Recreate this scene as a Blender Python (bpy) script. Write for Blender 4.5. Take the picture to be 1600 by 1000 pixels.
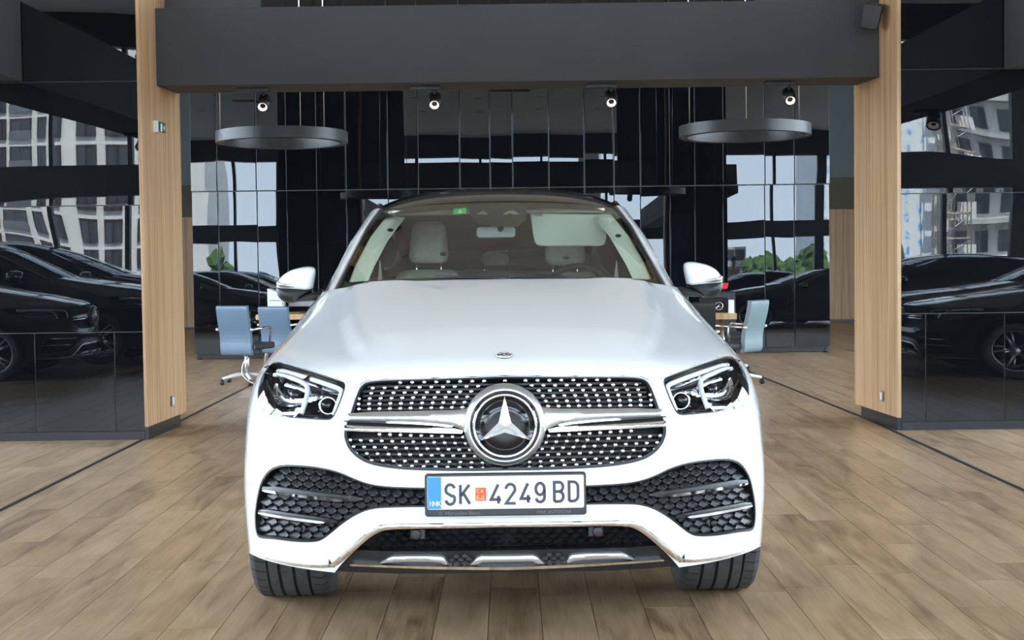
import bpy, bmesh, math, random
import numpy as np
from mathutils import Vector, Matrix, Euler
from mathutils.geometry import delaunay_2d_cdt

for _o in list(bpy.data.objects):
    bpy.data.objects.remove(_o, do_unlink=True)
SC = bpy.context.scene
COL = SC.collection
PI = math.pi
random.seed(7)
RNG = np.random.default_rng(7)

# ------------------------------------------------------------------ camera
F_PX, CAM_H, PITCH, ROLL = 2450.0, 1.36, math.radians(2.5), math.radians(-0.70)
_cd = bpy.data.cameras.new('camera')
_cd.sensor_width = 36.0
_cd.lens = 36.0 * F_PX / 1600.0
_cd.clip_end = 600
CAM = bpy.data.objects.new('camera', _cd)
COL.objects.link(CAM)
CAM_R = (Matrix.Rotation(PI/2 - PITCH, 3, 'X') @ Matrix.Rotation(ROLL, 3, 'Z'))
CAM.matrix_world = Matrix.Translation((0, 0, CAM_H)) @ CAM_R.to_4x4()
SC.camera = CAM

# ------------------------------------------------------------------ world, sun, exposure
W = bpy.data.worlds.new('sky')
SC.world = W
W.use_nodes = True
_n, _l = W.node_tree.nodes, W.node_tree.links
_n.clear()
_out = _n.new('ShaderNodeOutputWorld')
_bg = _n.new('ShaderNodeBackground')
_tc = _n.new('ShaderNodeTexCoord')
_sep = _n.new('ShaderNodeSeparateXYZ')
_rmp = _n.new('ShaderNodeValToRGB')
_rmp.color_ramp.elements[0].position = 0.0
_rmp.color_ramp.elements[0].color = (0.80, 0.90, 1.0, 1)
_rmp.color_ramp.elements[1].position = 0.8
_rmp.color_ramp.elements[1].color = (0.55, 0.74, 1.0, 1)
_l.new(_tc.outputs['Generated'], _sep.inputs[0])
_l.new(_sep.outputs['Z'], _rmp.inputs[0])
_l.new(_rmp.outputs[0], _bg.inputs[0])
SKY_STRENGTH = 7.0
_bg.inputs[1].default_value = SKY_STRENGTH
_l.new(_bg.outputs[0], _out.inputs[0])
_sd = bpy.data.lights.new('sun', 'SUN')
_sd.energy = 26.0
_sd.angle = math.radians(1.0)
_sd.color = (1.0, 0.94, 0.84)
SUN = bpy.data.objects.new('sun', _sd)
COL.objects.link(SUN)
SUN.rotation_euler = (math.radians(-38), math.radians(12), 0)   # shines from beyond the far wall on to the street fronts

SC.view_settings.view_transform = 'Standard'
SC.view_settings.look = 'None'
SC.view_settings.gamma = 1.0
SC.view_settings.use_curve_mapping = False
SC.view_settings.exposure = 1.27
SC.cycles.use_denoising = True
SC.cycles.max_bounces = 10
SC.cycles.diffuse_bounces = 4
SC.cycles.glossy_bounces = 5
SC.cycles.transmission_bounces = 6
SC.cycles.transparent_max_bounces = 16
SC.cycles.caustics_reflective = False
SC.cycles.caustics_refractive = False
SC.cycles.sample_clamp_indirect = 8.0

# ------------------------------------------------------------------ object helpers
def tag(o, label=None, cat=None, group=None, kind=None):
    if label: o['label'] = label
    if cat: o['category'] = cat
    if group: o['group'] = group
    if kind: o['kind'] = kind
    return o

def empty(name, loc=(0, 0, 0), rz=0.0, parent=None):
    o = bpy.data.objects.new(name, None)
    o.empty_display_size = 0.1
    COL.objects.link(o)
    o.location = loc
    o.rotation_euler = (0, 0, rz)
    o.parent = parent
    return o

def link_mesh(name, me, mat, parent=None, loc=None, bevel=0.0, smooth=None):
    o = bpy.data.objects.new(name, me)
    COL.objects.link(o)
    if mat is not None and len(me.materials) == 0:
        for m in (mat if isinstance(mat, (list, tuple)) else [mat]):
            me.materials.append(m)
    o.parent = parent
    if loc is not None: o.location = loc
    if bevel:
        md = o.modifiers.new('bevel', 'BEVEL')
        md.width = bevel; md.segments = 2; md.limit_method = 'ANGLE'
    return o

class MB:
    """collects shapes into ONE mesh"""
    def __init__(s): s.v, s.f, s.sm, s.mi, s.cur = [], [], [], [], 0
    def add(s, vs, fs, smooth=False):
        b = len(s.v)
        s.v += [tuple(p) for p in vs]
        for f in fs:
            s.f.append([b + i for i in f]); s.sm.append(smooth); s.mi.append(s.cur)
        return s
    def box(s, c, d, R=None):
        cx, cy, cz = c; x, y, z = d[0]/2, d[1]/2, d[2]/2
        vs = [Vector((a*x, b*y, e*z)) for e in (-1, 1) for b in (-1, 1) for a in (-1, 1)]
        if R is not None: vs = [R @ q for q in vs]
        vs = [(q.x+cx, q.y+cy, q.z+cz) for q in vs]
        return s.add(vs, [(0,2,3,1),(4,5,7,6),(0,1,5,4),(2,6,7,3),(0,4,6,2),(1,3,7,5)])
    def box2(s, a, b):
        return s.box([(a[i]+b[i])/2 for i in range(3)], [abs(b[i]-a[i]) for i in range(3)])
    def tube(s, path, r, n=8, cap=True, smooth=True):
        P = [Vector(p) for p in path]; m = len(P)
        rs = r if isinstance(r, (list, tuple)) else [r]*m
        vs = []; up = None
        for i, p in enumerate(P):
            t = (P[min(i+1, m-1)] - P[max(i-1, 0)]).normalized()
            if up is None: up = Vector((0,0,1)) if abs(t.z) < .9 else Vector((1,0,0))
            a = t.cross(up).normalized(); b = a.cross(t).normalized(); up = b
            for k in range(n):
                w = 2*PI*k/n
                vs.append(p + (a*math.cos(w) + b*math.sin(w))*rs[i])
        fs = [(i*n+k, i*n+(k+1) % n, (i+1)*n+(k+1) % n, (i+1)*n+k) for i in range(m-1) for k in range(n)]
        s.add(vs, fs, smooth)
        if cap:
            b0 = len(s.v) - len(vs)
            s.f.append([b0 + k for k in range(n)][::-1]); s.sm.append(False); s.mi.append(s.cur)
            s.f.append([b0 + (m-1)*n + k for k in range(n)]); s.sm.append(False); s.mi.append(s.cur)
        return s
    def lathe(s, prof, c=(0,0,0), axis='Z', n=32, smooth=True, closed=False):
        """prof: (radius, height) pairs"""
        vs = []
        for k in range(n):
            w = 2*PI*k/n; cs, sn = math.cos(w), math.sin(w)
            for r, h in prof:
                if axis == 'Z': q = (r*cs, r*sn, h)
                elif axis == 'Y': q = (r*cs, h, -r*sn)
                else: q = (h, r*cs, r*sn)
                vs.append((q[0]+c[0], q[1]+c[1], q[2]+c[2]))
        m = len(prof); fs = []
        for k in range(n):
            k2 = (k+1) % n
            for i in range(m if closed else m-1):
                j = (i+1) % m
                fs.append((k*m+i, k2*m+i, k2*m+j, k*m+j))
        return s.add(vs, fs, smooth)
    def prism(s, poly, y0, y1, plane='XZ'):
        """extrude a 2D polygon between two depths"""
        def P(a, b, d):
            return (a, d, b) if plane == 'XZ' else ((a, b, d) if plane == 'XY' else (d, a, b))
        n = len(poly)
        vs = [P(a, b, y0) for a, b in poly] + [P(a, b, y1) for a, b in poly]
        fs = [tuple(range(n)), tuple(range(2*n-1, n-1, -1))] + [(i, n+i, n+(i+1) % n, (i+1) % n) for i in range(n)]
        return s.add(vs, fs)
    def ball(s, c, r, n=12, m=8):
        rx, ry, rz = r if isinstance(r, (tuple, list)) else (r, r, r)
        vs = []
        for i in range(m+1):
            t = PI*i/m
            for k in range(n):
                w = 2*PI*k/n
                vs.append((c[0]+rx*math.sin(t)*math.cos(w), c[1]+ry*math.sin(t)*math.sin(w), c[2]+rz*math.cos(t)))
        fs = [(i*n+k, (i+1)*n+k, (i+1)*n+(k+1) % n, i*n+(k+1) % n) for i in range(m) for k in range(n)]
        return s.add(vs, fs, True)
    def mesh(s, name):
        me = bpy.data.meshes.new(name)
        me.from_pydata(s.v, [], s.f)
        me.polygons.foreach_set('use_smooth', s.sm)
        if any(s.mi): me.polygons.foreach_set('material_index', s.mi)
        me.validate()
        bm = bmesh.new(); bm.from_mesh(me)
        bmesh.ops.remove_doubles(bm, verts=bm.verts, dist=1e-6)
        bmesh.ops.recalc_face_normals(bm, faces=bm.faces)
        bm.to_mesh(me); bm.free()
        return me
    def build(s, name, mat, parent=None, loc=None, bevel=0.0):
        return link_mesh(name, s.mesh(name), mat, parent, loc, bevel)

def copy_tree(o, parent=None, keep=None, mats=None):
    c = o.copy(); COL.objects.link(c)
    if parent is not None: c.parent = parent
    for ch in list(o.children):
        if keep is None or keep(ch):
            copy_tree(ch, c, keep, mats)
    return c

# ------------------------------------------------------------------ materials
def principled(name):
    m = bpy.data.materials.new(name); m.use_nodes = True
    nt = m.node_tree
    return m, nt, nt.nodes['Principled BSDF']

def mat(name, col, rough=0.5, metal=0.0, ior=1.5, coat=0.0, coat_rough=0.03, spec=None, emit=None, estr=0.0, trans=0.0):
    m, nt, b = principled(name)
    b.inputs['Base Color'].default_value = (*col, 1)
    b.inputs['Roughness'].default_value = rough
    b.inputs['Metallic'].default_value = metal
    b.inputs['IOR'].default_value = ior
    b.inputs['Coat Weight'].default_value = coat
    b.inputs['Coat Roughness'].default_value = coat_rough
    if spec is not None: b.inputs['Specular IOR Level'].default_value = spec
    if trans: b.inputs['Transmission Weight'].default_value = trans
    if emit:
        b.inputs['Emission Color'].default_value = (*emit, 1)
        b.inputs['Emission Strength'].default_value = estr
    return m

def noise_mat(name, c1, c2, scale=(1,1,1), nscale=5.0, rough=0.5, detail=6, bump=0.0, metal=0.0, coat=0.0, ior=1.5, rough2=None, coords='Object'):
    m, nt, b = principled(name)
    N, L = nt.nodes, nt.links
    tc = N.new('ShaderNodeTexCoord'); mp = N.new('ShaderNodeMapping'); mp.inputs['Scale'].default_value = scale
    nz = N.new('ShaderNodeTexNoise'); nz.inputs['Scale'].default_value = nscale; nz.inputs['Detail'].default_value = detail
    rp = N.new('ShaderNodeValToRGB')
    rp.color_ramp.elements[0].color = (*c1, 1); rp.color_ramp.elements[0].position = .35
    rp.color_ramp.elements[1].color = (*c2, 1); rp.color_ramp.elements[1].position = .65
    L.new(tc.outputs[coords], mp.inputs[0]); L.new(mp.outputs[0], nz.inputs['Vector'])
    L.new(nz.outputs['Fac'], rp.inputs[0]); L.new(rp.outputs[0], b.inputs['Base Color'])
    b.inputs['Roughness'].default_value = rough; b.inputs['Metallic'].default_value = metal
    b.inputs['Coat Weight'].default_value = coat; b.inputs['IOR'].default_value = ior
    if bump:
        bp = N.new('ShaderNodeBump'); bp.inputs['Strength'].default_value = bump; bp.inputs['Distance'].default_value = .01
        L.new(nz.outputs['Fac'], bp.inputs['Height']); L.new(bp.outputs[0], b.inputs['Normal'])
    return m

def glass_mat(name, tint=(.9, .95, .93), ior=1.5, base=0.0):
    """thin pane: transparent, with a Fresnel reflection"""
    m = bpy.data.materials.new(name); m.use_nodes = True
    nt = m.node_tree; N, L = nt.nodes, nt.links
    N.clear()
    out = N.new('ShaderNodeOutputMaterial'); mix = N.new('ShaderNodeMixShader')
    tr = N.new('ShaderNodeBsdfTransparent'); tr.inputs[0].default_value = (*tint, 1)
    gl = N.new('ShaderNodeBsdfGlossy'); gl.inputs['Roughness'].default_value = 0.0
    fr = N.new('ShaderNodeFresnel'); fr.inputs['IOR'].default_value = ior
    # the back of a pane must not turn into a total mirror
    geo = N.new('ShaderNodeNewGeometry'); inv = N.new('ShaderNodeMath'); inv.operation = 'SUBTRACT'; inv.inputs[0].default_value = 1
    L.new(geo.outputs['Backfacing'], inv.inputs[1])
    mu = N.new('ShaderNodeMath'); mu.operation = 'MULTIPLY'
    L.new(fr.outputs[0], mu.inputs[0]); L.new(inv.outputs[0], mu.inputs[1])
    ad = N.new('ShaderNodeMath'); ad.operation = 'ADD'; ad.inputs[1].default_value = base; ad.use_clamp = True
    L.new(mu.outputs[0], ad.inputs[0])
    L.new(ad.outputs[0], mix.inputs[0]); L.new(tr.outputs[0], mix.inputs[1]); L.new(gl.outputs[0], mix.inputs[2])
    L.new(mix.outputs[0], out.inputs[0])
    return m

def wood_veneer(name, c1, c2, c3, rough=.45):
    m, nt, b = principled(name)
    N, L = nt.nodes, nt.links
    tc = N.new('ShaderNodeTexCoord'); mp = N.new('ShaderNodeMapping'); mp.inputs['Scale'].default_value = (22, 22, .35)
    nz = N.new('ShaderNodeTexNoise'); nz.inputs['Scale'].default_value = 1.6; nz.inputs['Detail'].default_value = 5; nz.inputs['Distortion'].default_value = .3
    mp2 = N.new('ShaderNodeMapping'); mp2.inputs['Scale'].default_value = (120, 120, 1.2)
    nz2 = N.new('ShaderNodeTexNoise'); nz2.inputs['Scale'].default_value = 1.5; nz2.inputs['Detail'].default_value = 3
    mx = N.new('ShaderNodeMath'); mx.operation = 'MULTIPLY_ADD'; mx.inputs[1].default_value = .35
    rp = N.new('ShaderNodeValToRGB'); e = rp.color_ramp.elements
    e[0].color = (*c1, 1); e[0].position = .50; e[1].color = (*c3, 1); e[1].position = .85
    q = e.new(.67); q.color = (*c2, 1)
    L.new(tc.outputs['Object'], mp.inputs[0]); L.new(mp.outputs[0], nz.inputs['Vector'])
    L.new(tc.outputs['Object'], mp2.inputs[0]); L.new(mp2.outputs[0], nz2.inputs['Vector'])
    L.new(nz2.outputs['Fac'], mx.inputs[0]); L.new(nz.outputs['Fac'], mx.inputs[2])
    L.new(mx.outputs[0], rp.inputs[0]); L.new(rp.outputs[0], b.inputs['Base Color'])
    b.inputs['Roughness'].default_value = rough
    return m

def plank_mat(name):
    m, nt, b = principled(name)
    N, L = nt.nodes, nt.links
    tc = N.new('ShaderNodeTexCoord'); oi = N.new('ShaderNodeObjectInfo'); ge = N.new('ShaderNodeNewGeometry')
    ad = N.new('ShaderNodeMath'); ad.operation = 'ADD'; fr = N.new('ShaderNodeMath'); fr.operation = 'FRACT'
    L.new(oi.outputs['Random'], ad.inputs[0]); L.new(ge.outputs['Random Per Island'], ad.inputs[1]); L.new(ad.outputs[0], fr.inputs[0])
    cmb = N.new('ShaderNodeCombineXYZ'); mul = N.new('ShaderNodeMath'); mul.operation = 'MULTIPLY'; mul.inputs[1].default_value = 60
    L.new(fr.outputs[0], mul.inputs[0]); L.new(mul.outputs[0], cmb.inputs[2]); L.new(mul.outputs[0], cmb.inputs[0])
    va = N.new('ShaderNodeVectorMath'); va.operation = 'ADD'
    L.new(tc.outputs['Object'], va.inputs[0]); L.new(cmb.outputs[0], va.inputs[1])
    mp = N.new('ShaderNodeMapping'); mp.inputs['Scale'].default_value = (9, 1.1, 1)
    L.new(va.outputs[0], mp.inputs[0])
    nz = N.new('ShaderNodeTexNoise'); nz.inputs['Scale'].default_value = 1.4; nz.inputs['Detail'].default_value = 7; nz.inputs['Distortion'].default_value = 1.2
    L.new(mp.outputs[0], nz.inputs['Vector'])
    mp2 = N.new('ShaderNodeMapping'); mp2.inputs['Scale'].default_value = (70, 2.5, 1)
    L.new(va.outputs[0], mp2.inputs[0])
    nz2 = N.new('ShaderNodeTexNoise'); nz2.inputs['Scale'].default_value = 1.3; nz2.inputs['Detail'].default_value = 4
    L.new(mp2.outputs[0], nz2.inputs['Vector'])
    mp3 = N.new('ShaderNodeMapping'); mp3.inputs['Scale'].default_value = (3.5, 1.6, 1)
    L.new(va.outputs[0], mp3.inputs[0])
    nz3 = N.new('ShaderNodeTexNoise'); nz3.inputs['Scale'].default_value = 1.6; nz3.inputs['Detail'].default_value = 5
    L.new(mp3.outputs[0], nz3.inputs['Vector'])
    rp = N.new('ShaderNodeValToRGB'); e = rp.color_ramp.elements
    e[0].color = (.150, .088, .045, 1); e[0].position = .33
    e[1].color = (.54, .37, .22, 1); e[1].position = .70
    q = e.new(.5); q.color = (.375, .240, .132, 1)
    s1 = N.new('ShaderNodeMath'); s1.operation = 'MULTIPLY_ADD'; s1.inputs[1].default_value = .55
    s2 = N.new('ShaderNodeMath'); s2.operation = 'MULTIPLY_ADD'; s2.inputs[1].default_value = .25
    s3 = N.new('ShaderNodeMath'); s3.operation = 'MULTIPLY'; s3.inputs[1].default_value = .30
    L.new(nz3.outputs['Fac'], s3.inputs[0])
    L.new(nz2.outputs['Fac'], s2.inputs[0]); L.new(s3.outputs[0], s2.inputs[2])
    L.new(nz.outputs['Fac'], s1.inputs[0]); L.new(s2.outputs[0], s1.inputs[2])
    sub = N.new('ShaderNodeMath'); sub.operation = 'MULTIPLY_ADD'; sub.inputs[1].default_value = .12; sub.inputs[2].default_value = -.07
    L.new(fr.outputs[0], sub.inputs[0])
    tot = N.new('ShaderNodeMath'); tot.operation = 'ADD'
    L.new(s1.outputs[0], tot.inputs[0]); L.new(sub.outputs[0], tot.inputs[1])
    L.new(tot.outputs[0], rp.inputs[0]); L.new(rp.outputs[0], b.inputs['Base Color'])
    rr = N.new('ShaderNodeMapRange'); rr.inputs['To Min'].default_value = .26; rr.inputs['To Max'].default_value = .42
    L.new(nz.outputs['Fac'], rr.inputs['Value']); L.new(rr.outputs[0], b.inputs['Roughness'])
    bp = N.new('ShaderNodeBump'); bp.inputs['Strength'].default_value = .12; bp.inputs['Distance'].default_value = .004
    L.new(nz2.outputs['Fac'], bp.inputs['Height']); L.new(bp.outputs[0], b.inputs['Normal'])
    return m

def panel_mat(name, wav=.02, f=1.75):
    """near-black high-gloss glass cladding with slightly wavy reflections"""
    m, nt, b = principled(name)
    N, L = nt.nodes, nt.links
    b.inputs['Base Color'].default_value = (.004, .0045, .006, 1)
    b.inputs['Roughness'].default_value = 0.0
    b.inputs['IOR'].default_value = f
    b.inputs['Specular Tint'].default_value = (.90, .95, 1.0, 1)
    tc = N.new('ShaderNodeTexCoord'); oi = N.new('ShaderNodeObjectInfo')
    cm = N.new('ShaderNodeMath'); cm.operation = 'MULTIPLY'; cm.inputs[1].default_value = 40
    L.new(oi.outputs['Random'], cm.inputs[0])
    va = N.new('ShaderNodeVectorMath'); va.operation = 'ADD'
    L.new(tc.outputs['Object'], va.inputs[0]); L.new(cm.outputs[0], va.inputs[1])
    nz = N.new('ShaderNodeTexNoise'); nz.inputs['Scale'].default_value = 1.1; nz.inputs['Detail'].default_value = 0
    L.new(va.outputs[0], nz.inputs['Vector'])
    bp = N.new('ShaderNodeBump'); bp.inputs['Strength'].default_value = 1.0; bp.inputs['Distance'].default_value = wav
    L.new(nz.outputs['Fac'], bp.inputs['Height']); L.new(bp.outputs[0], b.inputs['Normal'])
    return m

M = dict(
    white=mat('white_paint', (.83, .84, .85), .22, coat=1.0, coat_rough=.02),
    black_paint=mat('black_paint', (.006, .006, .007), .2, coat=1.0, coat_rough=.01),
    silver_paint=mat('silver_paint', (.35, .36, .37), .3, metal=.6, coat=1.0),
    gloss_black=mat('gloss_black', (.008, .008, .009), .08),
    satin_black=mat('satin_black', (.008, .008, .009), .45),
    mesh_black=mat('mesh_black', (.010, .010, .011), .45),
    deep_black=mat('deep_black', (.004, .004, .005), .8),
    chrome=mat('chrome', (.86, .86, .87), .06, metal=1.0),
    satin_silver=mat('satin_silver', (.62, .64, .65), .32, metal=1.0),
    skid_silver=mat('skid_silver', (.70, .71, .72), .35, metal=.85),
    rubber=noise_mat('rubber', (.050, .052, .055), (.072, .074, .078), (1,1,1), 30, .7),
    groove=mat('groove', (.006, .006, .006), .9),
    windshield=glass_mat('windshield_glass', (.80, .87, .81), 1.55, base=.055),
    star_silver=mat('star_silver', (.88, .89, .90), .22, metal=.75),
    joint=mat('joint_grey', (.16, .17, .18), .6),
    lens=glass_mat('lens_glass', (.93, .95, .97), 1.45),
    side_glass=mat('privacy_glass', (.008, .009, .010), .03, ior=1.5),
    frit=mat('frit', (.014, .012, .012), .55),
    beige=noise_mat('beige_leather', (.50, .48, .42), (.56, .54, .48), (1,1,1), 40, .55, bump=.05),
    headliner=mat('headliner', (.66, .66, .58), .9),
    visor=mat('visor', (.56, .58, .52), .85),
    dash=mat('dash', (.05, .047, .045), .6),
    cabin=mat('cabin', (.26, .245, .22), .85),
    drl=mat('light_guide', (.85, .88, .92), .12, ior=1.5, coat=.6),
    reflector=mat('reflector', (.80, .83, .88), .12, metal=1.0),
    plate_white=mat('plate_white', (.82, .84, .86), .35),
    plate_blue=mat('plate_blue', (.012, .22, .62), .35),
    plate_ink=mat('plate_ink', (.018, .018, .035), .4),
    plate_red=mat('plate_red', (.72, .045, .02), .4),
    plate_yellow=mat('plate_yellow', (.95, .50, .08), .4),
    embossed=mat('embossed_grey', (.10, .10, .11), .4),
    floor=plank_mat('oak_plank'),
    subfloor=mat('subfloor', (.03, .024, .02), .9),
    veneer=wood_veneer('oak_veneer', (.34, .19, .09), (.485, .30, .16), (.59, .39, .225)),
    veneer_back=wood_veneer('oak_veneer_end_wall', (.34, .19, .09), (.485, .30, .16), (.59, .39, .225)),  # end wall panelling, same colours as the pillar veneer
    panel=panel_mat('black_glass_panel', .0040, 1.66),
    panel_far=panel_mat('black_glass_panel_far', .0016, 1.68),
    plinth=mat('plinth', (.016, .017, .020), .35),
    beam=noise_mat('beam_grey', (.035, .035, .038), (.039, .039, .043), (1,1,1), 2.0, .7),
    ceiling=mat('ceiling_white', (.84, .84, .82), .9),
    bluegrey=mat('blue_grey_wall', (.19, .25, .29), .8),
    soffit=mat('soffit_olive', (.14, .13, .10), .85),
    frame_black=mat('frame_black', (.008, .008, .009), .4),
    pane=glass_mat('window_pane', (.95, .97, .97), 1.45),
    pane_front=glass_mat('tinted_pane', (.77, .79, .80), 1.45),
    strip=mat('expansion_strip', (.010, .012, .016), .5),
    ring=mat('ring_metal', (.045, .047, .05), .42, metal=.2),
    diffuser=mat('ring_diffuser', (.20, .20, .20), .5),
    steel=mat('steel_wire', (.62, .62, .60), .3, metal=1.0),
    lamp_black=mat('lamp_black', (.012, .012, .013), .45),
    lamp_glow=mat('lamp_reflector', (.9, .8, .76), .3, emit=(1.0, .86, .80), estr=.40),
    white_plastic=mat('white_plastic', (.75, .75, .72), .4),
    sign_green=mat('sign_green', (.005, .10, .035), .4),
    leather_blue=mat('leather_blue', (.115, .175, .25), .36),
    leather_teal=mat('leather_teal', (.125, .175, .190), .38),
    leather_dark=mat('leather_dark', (.02, .022, .026), .45),
    desk=wood_veneer('desk_wood', (.50, .29, .13), (.62, .38, .19), (.70, .46, .25)),
    screen_black=mat('screen_black', (.012, .013, .014), .15),
    grey_plastic=mat('grey_plastic', (.28, .29, .30), .5),
    red=mat('red_fabric', (.62, .008, .010), .5),
    paper=mat('paper', (.80, .80, .80), .7),
    asphalt=noise_mat('asphalt', (.10, .10, .10), (.16, .16, .16), (1,1,1), .4, .9),
    render_white=noise_mat('render_white', (.62, .60, .56), (.70, .68, .64), (1,1,1), .3, .9),
    wrap=None,
    win_dark=mat('building_glass', (.03, .035, .045), .05),
    win_frame=mat('building_frame', (.035, .02, .018), .6),
    rail=mat('balcony_rail', (.10, .105, .12), .5),
    concrete=noise_mat('concrete', (.36, .35, .33), (.48, .47, .44), (1,1,1), .8, .9),
    leaf=noise_mat('leaf', (.035, .075, .018), (.10, .17, .045), (1,1,1), 3.0, .8),
    bark=mat('bark', (.09, .065, .045), .9),
    shirt=mat('shirt', (.62, .62, .62), .8),
    trousers=mat('trousers', (.02, .02, .03), .8),
    skin=mat('skin', (.42, .24, .16), .6),
    hair=mat('hair', (.015, .012, .010), .7),
    sticker=mat('sticker_green', (.02, .55, .18), .6),
    sticker_y=mat('sticker_yellow', (.75, .75, .15), .6),
    speaker=noise_mat('speaker_grille', (.018, .018, .020), (.035, .035, .038), (1,1,1), 250, .6),
)
# =================================================================== CAR: one B-spline skin, cut into parts
CAR_LOC, CAR_RZ = Vector((-0.026, 5.30, 0.0)), math.radians(0.8)
CAR = tag(empty('car', CAR_LOC, CAR_RZ),
          'white coupe SUV with plate SK 4249 BD, standing between two oak pillars', 'car')
_Rc = np.array(Matrix.Rotation(CAR_RZ, 3, 'Z')); _Rcam = np.array(CAM_R); _Tc = np.array(CAR_LOC)

def proj(P):
    """car-local points -> photograph pixels"""
    w = P @ _Rc.T + _Tc - np.array([0, 0, CAM_H])
    c = w @ _Rcam
    return np.stack([800 + F_PX*c[..., 0]/-c[..., 2], 500 - F_PX*c[..., 1]/-c[..., 2]], -1)

def at(px, py, y):
    """car-local point seen at a pixel, at car depth y"""
    d = _Rc.T @ (_Rcam @ np.array([(px-800)/F_PX, -(py-500)/F_PX, -1.0]))
    o = _Rc.T @ (np.array([0, 0, CAM_H]) - _Tc)
    t = (y - o[1])/d[1]
    return o + d*t

def bbasis(n, t):
    """clamped uniform cubic B-spline basis, t in [0, n-3] -> (len(t), n)"""
    k = 3
    kn = np.concatenate([np.zeros(k), np.arange(0, n-k+1), np.full(k, n-k)]).astype(float)
    t = np.clip(np.asarray(t, float), 0, n-k-1e-9)
    B = ((t[:, None] >= kn[None, :-1]) & (t[:, None] < kn[None, 1:])).astype(float)
    for d in range(1, k+1):
        m = len(kn)-1-d
        a = kn[d:d+m] - kn[:m]; b = kn[d+1:d+1+m] - kn[1:1+m]
        wa = np.where(a > 0, (t[:, None]-kn[:m])/np.where(a > 0, a, 1), 0)
        wb = np.where(b > 0, (kn[d+1:d+1+m]-t[:, None])/np.where(b > 0, b, 1), 0)
        B = wa*B[:, :m] + wb*B[:, 1:m+1]
    return B

_Z = [.25, .36, .48, .60, .74, .83, .92, 1.0, 1.09, 1.19]
def _col(xs, ys, zs): return list(zip(xs, ys, zs))
_right = [
 [(0,.03,.25),(0,-.005,.36),(0,-.010,.48),(0,.000,.60),(0,.022,.76),(0,.058,.90),(0,.11,.967),(0,.30,1.025),(0,.84,1.135),(0,1.45,1.235)],
 [(.28,.045,.25),(.28,.010,.36),(.28,.000,.48),(.28,.012,.60),(.28,.037,.76),(.28,.075,.90),(.28,.125,.965),(.28,.32,1.025),(.27,.86,1.135),(.26,1.46,1.233)],
 [(.52,.09,.25),(.52,.05,.36),(.52,.04,.48),(.52,.052,.60),(.52,.085,.76),(.51,.125,.885),(.505,.185,.948),(.50,.39,1.008),(.48,.92,1.12),(.46,1.50,1.228)],
 [(.70,.17,.25),(.70,.13,.36),(.70,.115,.48),(.70,.125,.60),(.70,.17,.76),(.69,.235,.875),(.68,.32,.937),(.67,.53,.998),(.63,1.03,1.105),(.60,1.55,1.22)],
 [(.84,.29,.25),(.845,.25,.36),(.85,.24,.48),(.85,.25,.60),(.845,.32,.76),(.83,.42,.865),(.815,.52,.925),(.79,.72,.985),(.735,1.15,1.09),(.69,1.61,1.21)],
 [(.925,.43,.25),(.945,.40,.36),(.95,.39,.48),(.95,.41,.60),(.945,.49,.75),(.93,.60,.85),(.905,.71,.915),(.865,.88,.98),(.795,1.25,1.08),(.745,1.65,1.20)],
 [(.955,.58,.25),(.98,.57,.36),(.99,.57,.48),(.99,.59,.60),(.99,.68,.74),(.978,.78,.83),(.948,.88,.90),(.90,1.02,.97),(.83,1.34,1.07),(.775,1.71,1.195)],
 [(.96,.95,.25),(.99,.95,.36),(1.003,.95,.48),(1.005,.95,.60),(1.005,.97,.74),(.997,1.0,.83),(.968,1.07,.905),(.92,1.18,.975),(.85,1.46,1.075),(.79,1.78,1.19)],
 [(.95,1.4,.25),(.975,1.4,.36),(.985,1.4,.48),(.985,1.4,.6),(.985,1.42,.74),(.98,1.44,.83),(.965,1.48,.91),(.935,1.55,.985),(.88,1.7,1.08),(.815,1.88,1.185)],
 _col([.95,.97,.975,.975,.98,.98,.97,.95,.91,.835], [2.0]*5+[2.03,2.05,2.07,2.1,2.15], _Z),
 _col([.95,.97,.975,.975,.98,.98,.972,.955,.915,.84], [2.9]*10, _Z),
 _col([.96,.985,1.0,1.005,1.005,.995,.98,.955,.915,.85], [3.85]*10, [q*1.02 for q in _Z]),
 _col([.93,.95,.96,.965,.965,.955,.94,.91,.87,.79], [4.45]*10, _Z),
 _col([.80,.83,.85,.86,.86,.85,.84,.81,.76,.68], [4.78,4.81,4.84,4.86,4.85,4.84,4.83,4.82,4.80,4.74], [q*.99 for q in _Z]),
 _col([.45]*10, [4.88,4.92,4.94,4.95,4.94,4.93,4.92,4.91,4.88,4.82], [q*.975 for q in _Z]),
 _col([0]*10, [4.90,4.94,4.96,4.97,4.96,4.95,4.94,4.92,4.90,4.84], [q*.97 for q in _Z]),
]
for _c in (5, 6, 7, 8):
    for _r, _d in ((0, .018), (3, -.004), (5, .007), (6, .016), (7, .020), (8, .013)):
        _x, _y, _z = _right[_c][_r]; _k = .5 if _c == 8 else 1.0
        _right[_c][_r] = (_x+_d*_k if not (_c == 8 and _r == 0) else _x, _y, _z)
_net = np.array([[(-x, y, z) for x, y, z in c] for c in _right[:0:-1]] + _right, float)   # (31, 10, 3)
NU, NV = _net.shape[:2]
UC = (NU-3)/2.0; VM = float(NV-3)

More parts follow.
